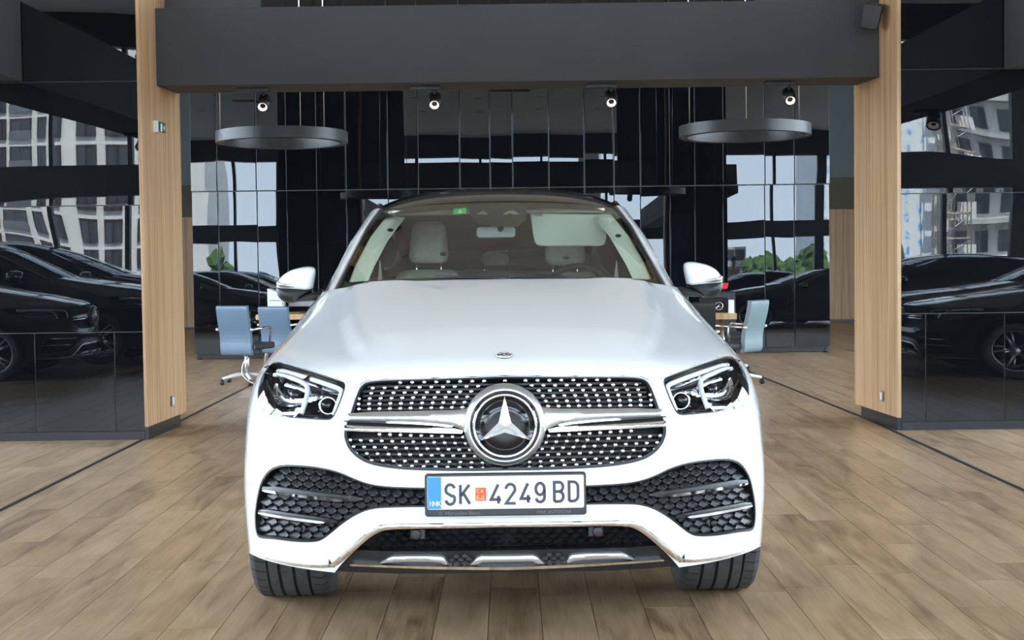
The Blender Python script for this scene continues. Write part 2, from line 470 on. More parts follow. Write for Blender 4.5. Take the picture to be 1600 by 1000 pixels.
def S0(u, v):
    u = np.asarray(u, float).ravel(); v = np.asarray(v, float).ravel()
    P = np.einsum('ki,kj,ijc->kc', bbasis(NU, u+UC), bbasis(NV, v), _net)
    # the raised middle of the bonnet, edged by a soft crease, and two low power bulges
    x, y = P[:, 0], P[:, 1]
    w = np.clip((y-.22)/.35, 0, 1); w = w*w*(3-2*w) * np.clip((1.62-y)/.08, 0, 1) * (P[:, 2] > .93)
    xe = np.interp(y, [.2, .5, 1.0, 1.6], [.52, .585, .665, .70])
    t = np.clip((xe-np.abs(x))/.07, 0, 1); t = t*t*(3-2*t)
    xi = np.interp(y, [.2, 1.6], [.30, .36])
    b = np.clip((np.abs(x)-xi)/.10, 0, 1); b = b*b*(3-2*b)
    P[:, 2] += w*(.010*t + .007*b*t - .003)
    return P

def Sn(u, v):
    h = 2e-3
    a = S0(np.asarray(u)+h, v) - S0(np.asarray(u)-h, v)
    b = S0(u, np.clip(np.asarray(v)+h, 0, VM)) - S0(u, np.clip(np.asarray(v)-h, 0, VM))
    n = np.cross(a, b)
    return n/np.maximum(np.linalg.norm(n, axis=1, keepdims=True), 1e-12)

def S(u, v, off=0.0):
    u = np.asarray(u, float).ravel(); v = np.asarray(v, float).ravel()
    P = S0(u, v)
    if np.any(off): P = P + Sn(u, v)*np.reshape(off, (-1, 1) if np.ndim(off) else (1, 1))
    return P

_gu, _gv = np.meshgrid(np.arange(-2.0, 10.01, .05), np.arange(0, VM+.001, .05), indexing='ij')
_gu, _gv = _gu.ravel(), _gv.ravel()
_gp = S0(_gu, _gv); _gn = Sn(_gu, _gv); _gx = proj(_gp)
_eye = _Rc.T @ (np.array([0, 0, CAM_H]) - _Tc)
_vis = np.einsum('kc,kc->k', _gn, _eye-_gp) > 0
def inv_px(pts):
    """photograph pixels (right half of the car) -> (u, v) on the skin"""
    T = np.asarray(pts, float)
    idx = [int(np.argmin(np.where(_vis, (_gx[:, 0]-x)**2 + (_gx[:, 1]-y)**2, 1e12))) for x, y in T]
    u, v = _gu[idx].copy(), _gv[idx].copy()
    u0, v0 = u.copy(), v.copy()
    h = 1e-3
    for _ in range(14):
        p = proj(S0(u, v)); r = T - p
        a = (proj(S0(u+h, v))-p)/h; b = (proj(S0(u, v+h))-p)/h
        det = a[:, 0]*b[:, 1]-a[:, 1]*b[:, 0]; det = np.where(np.abs(det) < 1e-6, 1e-6, det)
        du = (r[:, 0]*b[:, 1]-r[:, 1]*b[:, 0])/det; dv = (a[:, 0]*r[:, 1]-a[:, 1]*r[:, 0])/det
        u = np.clip(u+np.clip(du, -.2, .2), u0-.5, u0+.5); v = np.clip(v+np.clip(dv, -.2, .2), np.maximum(v0-.5, 0), np.minimum(v0+.5, VM-1e-3))
    return np.stack([u, v], 1)

def inv_yz(pts, u0, u1):
    """(y, z) on the right side -> (u, v)"""
    gu, gv = np.meshgrid(np.arange(u0, u1, .03), np.arange(0, VM, .05), indexing='ij'); gu, gv = gu.ravel(), gv.ravel()
    gp = S0(gu, gv)
    out = []
    for y, z in pts:
        i = int(np.argmin((gp[:, 1]-y)**2 + (gp[:, 2]-z)**2)); u, v = np.array([gu[i]]), np.array([gv[i]])
        h = 1e-3
        for _ in range(10):
            p = S0(u, v)[0]; a = (S0(u+h, v)[0]-p)/h; b = (S0(u, v+h)[0]-p)/h
            J = np.array([[a[1], b[1]], [a[2], b[2]]])
            try: d = np.linalg.solve(J, [y-p[1], z-p[2]])
            except Exception: break
            u = u+np.clip(d[0], -.2, .2); v = np.clip(v+np.clip(d[1], -.2, .2), 0, VM-1e-3)
        out.append((u[0], v[0]))
    return np.array(out)

def chaikin(P, it=2, closed=True):
    P = np.asarray(P, float)
    for _ in range(it):
        Q = np.roll(P, -1, 0) if closed else P[1:]
        A = P if closed else P[:-1]
        R = np.empty((len(A)*2, P.shape[1])); R[0::2] = .75*A+.25*Q; R[1::2] = .25*A+.75*Q
        P = R if closed else np.vstack([P[:1], R, P[-1:]])
    return P

def full(half):
    """half outline in (u, v), from top centre to bottom centre -> closed symmetric outline"""
    half = np.asarray(half, float).copy(); half[0, 0] = 0; half[-1, 0] = 0
    m = half[-2:0:-1].copy(); m[:, 0] *= -1
    return np.vstack([half, m])

def mirror(uv):
    m = np.asarray(uv)[::-1].copy(); m[:, 0] *= -1
    return m

def inside(P, poly):
    x, y = P[:, 0], P[:, 1]; r = np.zeros(len(P), bool)
    A, B = poly, np.roll(poly, -1, 0)
    for (x0, y0), (x1, y1) in zip(A, B):
        c = (y0 > y) != (y1 > y)
        if c.any():
            xi = x0 + (y-y0)*(x1-x0)/((y1-y0) if y1 != y0 else 1e-12)
            r ^= c & (x < xi)
    return r

def dist_to(P, poly):
    A, B = poly, np.roll(poly, -1, 0); d = np.full(len(P), 1e9)
    for a, b in zip(A, B):
        ab = b-a; t = np.clip(((P-a)@ab)/max(ab@ab, 1e-12), 0, 1)
        d = np.minimum(d, np.linalg.norm(P-(a+t[:, None]*ab), axis=1))
    return d

def resample(poly, step):
    out = []
    for a, b in zip(poly, np.roll(poly, -1, 0)):
        n = max(1, int(math.ceil(np.linalg.norm(b-a)/step)))
        for i in range(n): out.append(a+(b-a)*i/n)
    return np.array(out)

def skin(name, outer, cuts=(), off=0.0, depth=0.0, step=.025, mat=None, parent=None, lips=(), bulge=0.0, warp=None, bw=None):
    """a piece of the car skin: (u, v) outline minus cuts, offset along the normal, its edge turned inwards by depth;
    lips: (outline, depth) return walls round openings"""
    outer = np.asarray(outer, float)
    c = outer.mean(0); h = 1e-2
    # metric scale of the parameters
    smp = outer[::max(1, len(outer)//12)]
    su = float(np.mean(np.linalg.norm(S0(smp[:, 0]+h, smp[:, 1])-S0(smp[:, 0]-h, smp[:, 1]), axis=1))/(2*h))
    sv = float(np.mean(np.linalg.norm(S0(smp[:, 0], np.clip(smp[:, 1], h, VM-h)+h)-S0(smp[:, 0], np.clip(smp[:, 1], h, VM-h)-h), axis=1))/(2*h))
    sc = np.array([su, sv])
    polys = [resample(outer*sc, step*.8)] + [resample(np.asarray(q, float)*sc, step*.8) for q in cuts]
    lo, hi = polys[0].min(0), polys[0].max(0)
    X, Y = np.meshgrid(np.arange(lo[0]+step*.37, hi[0], step), np.arange(lo[1]+step*.41, hi[1], step), indexing='ij')
    G = np.stack([X.ravel(), Y.ravel()], 1)
    k = inside(G, polys[0])
    for q in polys[1:]: k &= ~inside(G, q)
    G = G[k]
    if len(G):
        k = np.ones(len(G), bool)
        for q in polys: k &= dist_to(G, q) > step*.45
        G = G[k]
    V2, E = [], []
    for q in polys:
        b = len(V2); V2 += [Vector(p) for p in q]; E += [(b+i, b+(i+1) % len(q)) for i in range(len(q))]
    V2 += [Vector(p) for p in G]
    r = delaunay_2d_cdt(V2, E, [], 0, 1e-6)
    P2 = np.array([tuple(p) for p in r[0]]); F = np.array([f for f in r[2] if len(f) == 3])
    cen = P2[F].mean(1)
    k = inside(cen, polys[0])
    for q in polys[1:]: k &= ~inside(cen, q)
    F = F[k]
    used = np.unique(F); mp = -np.ones(len(P2), int); mp[used] = np.arange(len(used)); P2 = P2[used]; F = mp[F]
    uv = P2/sc
    offs = np.full(len(uv), off, float)
    if bulge:
        d = dist_to(P2, polys[0]); w = np.clip(d/(bw or abs(bulge)*2.2), 0, 1); offs += bulge*np.sqrt(1-(1-w)**2)
    if warp is not None: offs += warp(uv)
    P = S(uv[:, 0], uv[:, 1], offs); Nn = Sn(uv[:, 0], uv[:, 1])
    tn = np.cross(P[F[:, 1]]-P[F[:, 0]], P[F[:, 2]]-P[F[:, 0]])
    fl = np.einsum('kc,kc->k', tn, Nn[F[:, 0]]) < 0
    F[fl] = F[fl][:, ::-1]
    verts = [P]; norms = [Nn]; faces = F.tolist()
    if bulge:  # real normals of the bulged sheet
        acc = np.zeros_like(P); tn = np.cross(P[F[:, 1]]-P[F[:, 0]], P[F[:, 2]]-P[F[:, 0]])
        for i in range(3): np.add.at(acc, F[:, i], tn)
        norms = [acc/np.maximum(np.linalg.norm(acc, axis=1, keepdims=True), 1e-12)]
    nv = len(P)
    walls = ([(outer, depth, 1)] if depth else []) + [(q, d, -1) for q, d in lips]
    for q, d, sg in walls:
        q = resample(np.asarray(q, float)*sc, step*.8)/sc
        a2 = np.sum(q[:, 0]*np.roll(q[:, 1], -1)-np.roll(q[:, 0], -1)*q[:, 1])
        if a2 < 0: q = q[::-1]
        T0 = S(q[:, 0], q[:, 1], off); T1 = S(q[:, 0], q[:, 1], off-d); n0 = Sn(q[:, 0], q[:, 1])
        tg = np.roll(T0, -1, 0)-np.roll(T0, 1, 0); wn = np.cross(tg, n0)*sg
        wn /= np.maximum(np.linalg.norm(wn, axis=1, keepdims=True), 1e-12)
        m = len(q)
        for i in range(m):
            j = (i+1) % m; f = [nv+i, nv+m+i, nv+m+j, nv+j]
            faces.append(f if sg > 0 else f[::-1])
        verts += [T0, T1]; norms += [wn, wn]; nv += 2*m
    P = np.vstack(verts); Nn = np.vstack(norms)
    me = bpy.data.meshes.new(name)
    me.from_pydata(P.tolist(), [], faces)
    me.polygons.foreach_set('use_smooth', [True]*len(me.polygons))
    me.update()
    if not bulge or True:
        me.normals_split_custom_set_from_vertices(Nn.tolist())
    return link_mesh(name, me, mat, parent)

def px(*pts, smooth=2): 
    p = np.array(pts, float)
    return inv_px(chaikin(p, smooth) if smooth else p)
def pxo(*pts, smooth=2):
    """open path"""
    p = np.array(pts, float)
    return inv_px(chaikin(p, smooth, False) if smooth else p)
def half(*pts, smooth=2): return full(pxo(*pts, smooth=smooth))
def surf_tube(mb, uv, r, off=0.0, n=6):
    mb.tube([tuple(p) for p in S(uv[:, 0], uv[:, 1], off)], r, n)

# ------------------------------------------------------------------ outlines traced on the right half (pixels), mirrored to the left
O_grille = half((788,587),(840,587.5),(900,588),(972,587.5),(1003,589),(1012,594),(1018,603),(1026,624),(1034,648),(1041,664),(1042,677),(1036,694),(1024,708),(1004,720),(960,729),(900,733),(840,735),(788,735.5))
O_lamp = px((1034,592),(1049,585.5),(1085,572),(1121,559.5),(1137,555.5),(1147,558.5),(1156,567),(1164,580),(1169.5,597),(1171,612),(1170.5,627),(1167,635),(1160,639.5),(1133,643),(1097,646.5),(1066,649.5),(1058,647),(1052,637),(1043,617), smooth=2)
O_lamp_l = mirror(O_lamp)
O_intake = half((788,761),(860,760),(920,758.5),(978,755),(1004,750),(1023,743),(1054,728),(1088,720),(1131,715.5),(1150,718.5),(1162,727),(1172,743),(1178,765),(1182,791),(1182,815),(1179,828),(1171,831),(1155,832),(1124,837.5),(1093,839),(1080,836),(1066,826),(1045,809),(1021,795),(1000,789),(978,788),(920,788.5),(860,790),(788,791))
_low = [(788,822),(860,821.5),(920,820.7),(978,820),(996,825.5),(1012,838),(1033,857),(1061,886.5)]
_lip = [(1061,886.5),(1100,880.5),(1148,869.5),(1184,855.5),(1191,850)]
P_low = pxo(*_low, smooth=0); P_lip = pxo(*_lip, smooth=0)

# bottom edge: centre -> bumper corner -> front wheel arch -> sill -> rear wheel arch -> tail
AX_F, AX_R, AR = .945, 3.88, .425
def arch(yc, a0, a1, n, u0, u1):
    return inv_yz([(yc+AR*math.cos(t), .375+AR*math.sin(t)) for t in np.linspace(a0, a1, n)], u0, u1)
_A1 = arch(AX_F, math.radians(194), math.radians(-16), 26, 4.0, 9.0)
_A2 = arch(AX_R, math.radians(196), math.radians(-16), 26, 8.5, 12.6)
_edge = np.vstack([P_low, P_lip[1:], _A1, [[_A1[-1, 0]+.03, .0]], [[_A2[0, 0]-.03, .0]], _A2, [[_A2[-1, 0]+.05, .0]], [[UC, 0.0]], [[UC, VM]]])
_edge[0, 0] = 0
_seam = np.array([[u, VM] for u in np.linspace(UC, 0, 60)])
O_body = np.vstack([_edge, _seam[1:], np.stack([-_seam[1:-1][::-1, 0], _seam[1:-1][::-1, 1]], 1)[::1], np.stack([-_edge[1:][::-1, 0], _edge[1:][::-1, 1]], 1)])
# bonnet: windscreen line, down the wing crest, along the lamp and the grille
_hs = np.array([[5.45, VM], [5.5, 6.0], [5.45, 5.0]])
_front = pxo((1141,556),(1121,558.5),(1085,571),(1049,584.5),(1033,591),(1018,600.5),(1012,593),(1003,588.5),(972,587),(900,587.5),(840,587),(788,586.5), smooth=0)
_hh = np.vstack([[[0, VM]], [[u, VM] for u in np.linspace(.5, 5.2, 8)], chaikin(np.vstack([_hs, _front[:1]]), 2, False), _front[1:]])
O_bonnet = full(_hh)

CAR_PARTS = {}
def P_(key, o): CAR_PARTS[key] = o; return o
P_('body', skin('body_shell', O_body, cuts=[O_bonnet, O_grille, O_lamp, O_lamp_l, O_intake], step=.032, mat=M['white'], parent=CAR,
     lips=[(O_grille, .045), (O_intake, .045), (O_lamp, .02), (O_lamp_l, .02)]))
P_('bonnet', skin('bonnet', O_bonnet, step=.03, mat=M['white'], parent=CAR, off=.0006))
_m = MB(); surf_tube(_m, np.vstack([O_bonnet[9:len(O_bonnet)//2+1]]), .0016, -.0006); 
_b = O_bonnet[len(O_bonnet)//2:len(O_bonnet)-8]; surf_tube(_m, _b, .0016, -.0006)
P_('seam', _m.build('panel_gap', M['deep_black'], CAR))
# inner wall so that no light leaks through the gaps
_ii = np.array([[u, .3] for u in np.linspace(-4.6, 4.6, 40)] + [[u, 6.6] for u in np.linspace(5.0, -5.0, 40)])
skin('inner_liner', _ii, off=-.16, step=.08, mat=M['deep_black'], parent=CAR)

# ------------------------------------------------------------------ grille
G = P_('grille', skin('grille', O_grille, off=-.050, step=.05, mat=M['deep_black'], parent=CAR))
def shrink(uv, d):
    """move an outline inwards by d metres"""
    P = S(uv[:, 0], uv[:, 1]); h = 1e-3
    a = np.linalg.norm(S0(uv[:, 0]+h, uv[:, 1])-P, axis=1)/h; b = np.linalg.norm(S0(uv[:, 0], uv[:, 1]+h)-P, axis=1)/h
    sc = np.stack([a, b], 1); Q = uv*sc.mean(0)
    t = np.roll(Q, -1, 0)-np.roll(Q, 1, 0); n = np.stack([-t[:, 1], t[:, 0]], 1)
    n /= np.maximum(np.linalg.norm(n, axis=1, keepdims=True), 1e-9)
    A = np.sum(Q[:, 0]*np.roll(Q[:, 1], -1)-np.roll(Q[:, 0], -1)*Q[:, 1])
    return (Q + n*d*(1 if A > 0 else -1))/sc.mean(0)
_gi = shrink(O_grille, .010)
skin('grille_frame', O_grille, cuts=[_gi], off=-.006, depth=.03, step=.02, mat=M['satin_black'], parent=G, lips=[(_gi, .03)])
RING_C = at(789, 664.7, -.02); RX, RZ = RING_C[0], RING_C[2]
def at_skin(x, y_px): return None
_gpx = proj(S(O_grille[:, 0], O_grille[:, 1]))
def in_grille(p, m=0):
    P = np.array(p, float); k = inside(P, _gpx)
    return k & (dist_to(P, _gpx) > m)
def left_of(p):  # mirror a right-half pixel to (u, v) of both sides
    uv = inv_px(p); return uv, np.stack([-uv[:, 0], uv[:, 1]], 1)
# horizontal slats
def slat_rows():
    return [(597.5+7.6*i, 'up') for i in range(6)] + [(682+8.3*i, 'low') for i in range(6)]
for y, _w in slat_rows():
    xs = np.arange(789, 1045, 8.0); pts = np.array([(x, y-.0122*(x-789)) for x in xs])
    k = in_grille(pts, 2.5); pts = pts[k]
    if len(pts) < 3: continue
    uv = inv_px(pts); uv = np.vstack([np.stack([-uv[::-1, 0], uv[::-1, 1]], 1), uv[(1 if uv[0, 0] < .02 else 0):]])
    a = S(uv[:, 0], uv[:, 1], -.016); n = len(a); mb = MB()
    up = np.array([0, 0, .0036]); bk = np.array([0, .022, -.003])
    mb.add(np.vstack([a-up, a+up, a+up+bk, a-up+bk]), [(i, i+1, n+i+1, n+i) for i in range(n-1)] + [(n+i, n+i+1, 2*n+i+1, 2*n+i) for i in range(n-1)] + [(i, 3*n+i, 3*n+i+1, i+1) for i in range(n-1)])
    mb.build('grille_slat', M['satin_black'], G)
# chrome studs and the thin lattice between them
_rows = [(593, 840-18.8, 18.75), (601.5, 831, 18.3), (610, 842, 17.4), (618.5, 848.5, 16.95), (627, 853, 16.6), (635, 856.6, 16.2)]
_rowl = [(681, 857, 16.3, -.062), (691, 853, 16.4, -.060), (701, 847, 16.5, -.057), (711, 839, 16.9, -.055), (721, 827, 17.4, -.052), (729, 808, 18.6, -.055)]
_st = MB(); _st.lathe([(0, -.003), (.0030, -.0026), (.0068, -.0008), (.0072, .0006), (.0060, .006), (.0, .006)], axis='Y', n=10)
_stud = _st.mesh('grille_stud'); _stud.materials.append(M['chrome'])
_lines = MB(); _grid = []
for rows, low in ((_rows, False), (_rowl, True)):
    cols = []
    for r in rows:
        y, x0, s = r[:3]; sl = r[3] if low else -.0122
        cols.append([(x0+s*j, y+sl*(x0+s*j-(857 if low else 789))) for j in range(16)])
    flat = [(p, (i, j)) for i, c in enumerate(cols) for j, p in enumerate(c)]
    k = in_grille([p for p, _ in flat], 3.2)
    ok = {}
    for (p, ij), q in zip(flat, k):
        d = math.hypot(p[0]-789, (p[1]-664.7))
        if q and d > 68 and not (642 < p[1]+.0122*(p[0]-789) < 675): ok[ij] = p
    keys = list(ok); uv, ul = left_of([ok[q] for q in keys]); pos = {}
    for w, U_ in ((1, uv), (-1, ul)):
        P3 = S(U_[:, 0], U_[:, 1], -.010)
        for q, p3 in zip(keys, P3):
            pos[(w,)+q] = p3
            link_mesh('grille_stud', _stud, None, G, loc=tuple(p3))
    for (w, i, j), p in pos.items():
        if (w, i+1, j) in pos: _lines.tube([p+np.array([0, .004, 0]), pos[(w, i+1, j)]+np.array([0, .004, 0])], .0009, 4, cap=False)
for xx in (789,):
    uv = inv_px([(789, 593)]); p = S(uv[:, 0], uv[:, 1], -.010)[0]; link_mesh('grille_stud', _stud, None, G, loc=tuple(p))
_lines.build('stud_lattice', M['embossed'], G)
# silver wings either side of the star
_ww = px((838,636),(860,639),(880,639.5),(1031,638.5),(1034.5,646),(1036,652.5),(1000,653.5),(930,657),(885,661.5),(868,665),(856,671.5),(848,675),(838,680), smooth=1)
_wc = px((871,663.8),(895,660),(935,656.5),(1000,653.2),(1036,652),(1036.5,654.5),(1000,656),(935,659.5),(895,663.5),(873,667), smooth=1)
_wk = px((869,666.5),(895,662.8),(935,659),(1000,655.5),(1036.5,653.8),(1038,659),(1000,661.5),(935,665.2),(869,668.5), smooth=0)
_wb = px((856,671.8),(870,667.8),(935,664.2),(1000,660.8),(1038,658.2),(1040.5,667),(1000,669.6),(935,672.6),(858,675.5), smooth=0)
for f in (lambda a: a, mirror):
    skin('grille_wing', f(_ww), off=.012, depth=.03, step=.012, bulge=.009, mat=M['satin_silver'], parent=G)
    skin('wing_slot', f(_wk), off=-.004, depth=.02, step=.015, mat=M['deep_black'], parent=G)
    skin('wing_edge', f(_wc), off=.0225, depth=.02, step=.012, mat=M['chrome'], parent=G)
    skin('wing_blade', f(_wb), off=.010, depth=.03, step=.010, bulge=.005, mat=M['chrome'], parent=G)
# star in its ring
k_ = 462.0
mb = MB(); mb.lathe([(.117, .045), (.139, .04), (.140, .012), (.136, -.004), (.128, -.014), (.120, -.018), (.1165, -.016), (.1165, .045)], (RX, -.012, RZ), 'Y', 72)
mb.build('emblem_bezel', M['satin_silver'], G)
mb = MB(); mb.lathe([(.1165, .02), (.1165, -.019), (.1135, -.021), (.110, -.016), (.110, .02)], (RX, -.012, RZ), 'Y', 72)
mb.build('emblem_gap', M['gloss_black'], G)
mb = MB(); mb.lathe([(.110, .012), (.1105, -.018), (.108, -.026), (.103, -.027), (.099, -.020), (.098, .0)], (RX, -.012, RZ), 'Y', 72)
mb.build('emblem_ring', M['chrome'], G)
mb = MB(); mb.lathe([(0, -.016), (.05, -.0158), (.098, -.015), (.0985, .01)], (RX, -.012, RZ), 'Y', 64)
mb.build('emblem_disc', M['gloss_black'], G)
def star(mb, cx, cy, cz, R, r, hgt, tip, base):
    out = [(math.sin(2*PI*i/3)*R, math.cos(2*PI*i/3)*R) for i in range(3)]
    inn = [(math.sin(2*PI*i/3+PI/3)*r, math.cos(2*PI*i/3+PI/3)*r) for i in range(3)]
    vs = [(cx, cy-hgt, cz)]
    for i in range(3):
        vs += [(cx+out[i][0], cy-tip, cz+out[i][1]), (cx+inn[i][0], cy-base, cz+inn[i][1])]
    b = len(vs)
    for i in range(3):
        vs += [(cx+out[i][0], cy, cz+out[i][1]), (cx+inn[i][0], cy, cz+inn[i][1])]
    fs = []
    for i in range(6):
        j = (i+1) % 6
        fs += [(0, 1+j, 1+i), (1+i, 1+j, b+j, b+i)]
    mb.add(vs, fs)
mb = MB(); star(mb, RX, -.026, RZ, .100, .0235, .022, .004, .002)
mb.build('emblem_star', M['star_silver'], G)
# camera under the star
mb = MB(); q = at(789, 729, -.02); mb.lathe([(0, -.012), (.008, -.012), (.013, -.006), (.013, .03)], (q[0], .01, q[2]), 'Y', 20)
mb.build('front_camera', M['gloss_black'], G)

# bonnet badge
_uv = inv_px([(789, 556)]); _uv[0, 0] = 0; bp = S(_uv[:, 0], _uv[:, 1])[0]; bn = Sn(_uv[:, 0], _uv[:, 1])[0]
mb = MB(); mb.lathe([(0, -.004), (.020, -.004), (.0275, -.0035), (.029, .003)], axis='Y', n=36)
bd = mb.build('bonnet_badge', M['gloss_black'], CAR)
_yb = -Vector(bn); _xb = Vector((1, 0, 0)); _zb = _xb.cross(_yb).normalized()
bd.matrix_local = Matrix.Translation(bp) @ Matrix((_xb, _yb, _zb)).transposed().to_4x4()
mb = MB(); mb.lathe([(.027, .002), (.0275, -.005), (.0255, -.006), (.0245, -.004)], axis='Y', n=36); mb.lathe([(.0185, -.003), (.0188, -.0052), (.0172, -.0052), (.017, -.003)], axis='Y', n=32); star(mb, 0, -.004, 0, .0175, .0042, .0028, .001, .0006)
mb.build('badge_star', M['chrome'], bd)

# ------------------------------------------------------------------ side intakes and the strip behind the plate
IN = P_('intake', skin('intake', O_intake, off=-.046, step=.03, mat=M['deep_black'], parent=CAR))
_si = shrink(O_intake, .007)
skin('intake_surround', O_intake, cuts=[_si], off=-.004, depth=.045, step=.02, mat=M['satin_black'], parent=IN, lips=[(_si, .04)])
def hexmesh(name, poly_px, mat, parent, off0, off1, w=18.5, h=10.5, margin=2.0, both=True, taper=.70, scale=False, ang=0.0):
    """moulded honeycomb: each cell a hexagonal funnel"""
    poly = np.asarray(poly_px, float); lo, hi = poly.min(0), poly.max(0); cells = []
    ca, sa = math.cos(ang), math.sin(ang); c0 = poly.mean(0)
    R = max(hi-lo)
    for j in range(int(-R/h)-2, int(R/h)+3):
        for i in range(int(-R/w)-2, int(R/w)+3):
            a, b = (i+(j % 2)*.5)*w, j*h*.78
            cells.append((c0[0]+a*ca-b*sa, c0[1]+a*sa+b*ca))
    cells = np.array(cells); cells = cells[inside(cells, poly) & (dist_to(cells, poly) > margin)]
    hx = [(-.5, .18), (-.22, .62), (.22, .62), (.5, .18), (.22, -.40), (-.22, -.40)]
    o = np.array([(c[0]+(p[0]*w)*ca-(p[1]*h)*sa, c[1]+(p[0]*w)*sa+(p[1]*h)*ca) for c in cells for p in hx])
    ii = np.array([(c[0]+(p[0]*w*taper)*ca-((p[1]*taper+.10)*h)*sa, c[1]+(p[0]*w*taper)*sa+((p[1]*taper+.10)*h)*ca) for c in cells for p in hx])
    a = inv_px(o); b = inv_px(ii); n = len(o)
    for f in ([1, -1] if both else [1]):
        A = S(a[:, 0]*f, a[:, 1], off0); B = S(b[:, 0]*f, b[:, 1], off1)
        if scale:
            ob_ = np.tile(np.where(np.array([p[1] for p in hx]) > 0, off0-.0035, off1), len(cells)); B = S(b[:, 0]*f, b[:, 1], ob_)
        fs = []
        for c in range(len(cells)):
            for q in range(6):
                r = (q+1) % 6; fs.append((c*6+q, c*6+r, n+c*6+r, n+c*6+q))
            if scale: fs.append(tuple(n+c*6+q for q in range(6)))
        mb = MB(); mb.add(np.vstack([A, B]), fs); ob = mb.build(name, mat, parent)
        ob['kind'] = 'stuff'
_ipx = np.array([(800,760),(920,758.5),(978,755),(1004,750),(1023,743),(1054,728),(1088,720),(1131,715.5),(1150,718.5),(1162,727),(1172,743),(1178,765),(1182,791),(1182,815),(1179,828),(1155,832),(1124,837.5),(1093,839),(1080,836),(1066,826),(1045,809),(1021,795),(1000,789),(978,788),(920,788.5),(800,790.5)], float)
hexmesh('intake_mesh', _ipx, M['mesh_black'], IN, -.012, -.026, w=18.5, h=13, margin=2.2, ang=-.06, scale=True, taper=.80)
for f in (lambda a: a, mirror):
    for poly in ([(1006,774),(1040,766),(1100,758),(1168,747),(1173,757),(1130,764),(1100,770),(1045,778)],
                 [(1050,808),(1075,801),(1130,792),(1175,783),(1179,793),(1130,805),(1075,812)]):
        skin('intake_fin', f(px(*poly, smooth=1)), off=-.004, depth=.035, step=.012, bulge=.008, mat=M['satin_black'], parent=IN)
    for poly in ([(1045,773.6),(1060,771),(1100,765.5),(1140,759),(1166,754),(1167,757),(1140,762.8),(1100,769.6),(1062,775.4),(1047,776.8)],
                 [(1073,806.4),(1090,803.6),(1130,797.4),(1173,788.6),(1174,791.8),(1130,801.4),(1092,807.8),(1075,809.6)]):
        skin('intake_blade', f(px(*poly, smooth=1)), off=.006, depth=.02, step=.010, bulge=.004, mat=M['chrome'], parent=IN)
    u_ = px((1177,735),(1183,765),(1186,795),(1185,826),(1170,829),(1172,800),(1168,765),(1160,735), smooth=1)
mb = MB()
for sgn in (1, -1):
    uv = inv_px([(1118, 819)]); p = S(uv[:, 0]*sgn, uv[:, 1], -.010)[0]
    mb.lathe([(0, -.003), (.010, -.003), (.012, 0), (.012, .02)], tuple(p), 'Y', 18)
mb.build('parking_sensor', M['satin_black'], IN)

# ------------------------------------------------------------------ chrome line of the bumper and the lower grille
_cu = [(788,815.5),(860,815),(920,813.4),(978,812.2),(993,815.5),(1007,823),(1028,841.5),(1049,858),(1063,870.5),(1073,874),(1112,870.8),(1148,863.2),(1172,855.5),(1188,847.5)]
_cl = [(1188.5,851.2),(1172,859),(1148,867.2),(1112,875.4),(1066,878.4),(1052,872),(1032,856),(1011,837.5),(994,826),(978,821),(920,821.6),(860,822.4),(788,823)]
P_('trim', skin('bumper_trim', full(np.vstack([pxo(*_cu, smooth=1), pxo(*_cl, smooth=1)])), off=.006, depth=.014, step=.012, bulge=.004, mat=M['chrome'], parent=CAR))
LG = P_('lower', skin('lower_grille', full(np.vstack([P_low, pxo((1061,887),(1040,891),(960,893),(880,895),(788,896), smooth=0)])), off=-.05, step=.03, mat=M['deep_black'], parent=CAR))
_lpx = np.array([(800,824),(920,823),(976,823),(992,828),(1010,841),(1024,854),(1020,857),(900,859),(800,861)], float)
hexmesh('lower_mesh', _lpx, M['mesh_black'], LG, -.022, -.042, w=18, h=10.5, margin=1.5)
_led = full(pxo((788,862),(900,860),(980,858),(1022,855),(1034,856),(1062,885),(1058,889),(1040,891),(960,894),(880,896),(788,897), smooth=0))
skin('skid_panel', _led, off=-.012, depth=.04, step=.02, mat=M['satin_black'], parent=LG)
hx2 = np.array([(846,866),(883,865),(880,881),(853,882)], float)
hexmesh('skid_mesh', hx2, M['mesh_black'], LG, -.006, -.012, w=14, h=7, margin=1, scale=True, taper=.8)
skin('skid_line', full(pxo((788,885.4),(892,881.8),(967,877.6),(1036,873.5),(1037,876),(967,881.2),(892,886),(788,890), smooth=0)), off=.004, depth=.02, step=.015, mat=M['chrome'], parent=LG)
_sk = px((884,880.5),(890,869),(897,865.6),(967,863.6),(974,864.6),(993,874.2),(984,873),(966,872),(900,874.2), smooth=1)
for f in (lambda a: a, mirror):
    skin('skid_insert', f(_sk), off=.004, depth=.02, step=.010, bulge=.005, mat=M['skid_silver'], parent=LG)
skin('skid_insert', full(pxo((788,868.6),(833,867.6),(840,870.6),(850,880),(838,879.6),(832,876.6),(788,877.6), smooth=0)), off=.004, depth=.02, step=.010, bulge=.005, mat=M['skid_silver'], parent=LG)
for sgn in (1, -1):
    uv = inv_px([(935, 832.5)]); p = S(uv[:, 0]*sgn, uv[:, 1], -.012)[0]
    mb = MB(); mb.box((p[0]-.006*sgn, p[1]+.012, p[2]), (.052, .02, .034)); mb.lathe([(0, -.006), (.015, -.006), (.019, -.002), (.020, .02)], tuple(p), 'Y', 22)
    mb.build('radar_sensor', M['mesh_black'], LG, bevel=.003)

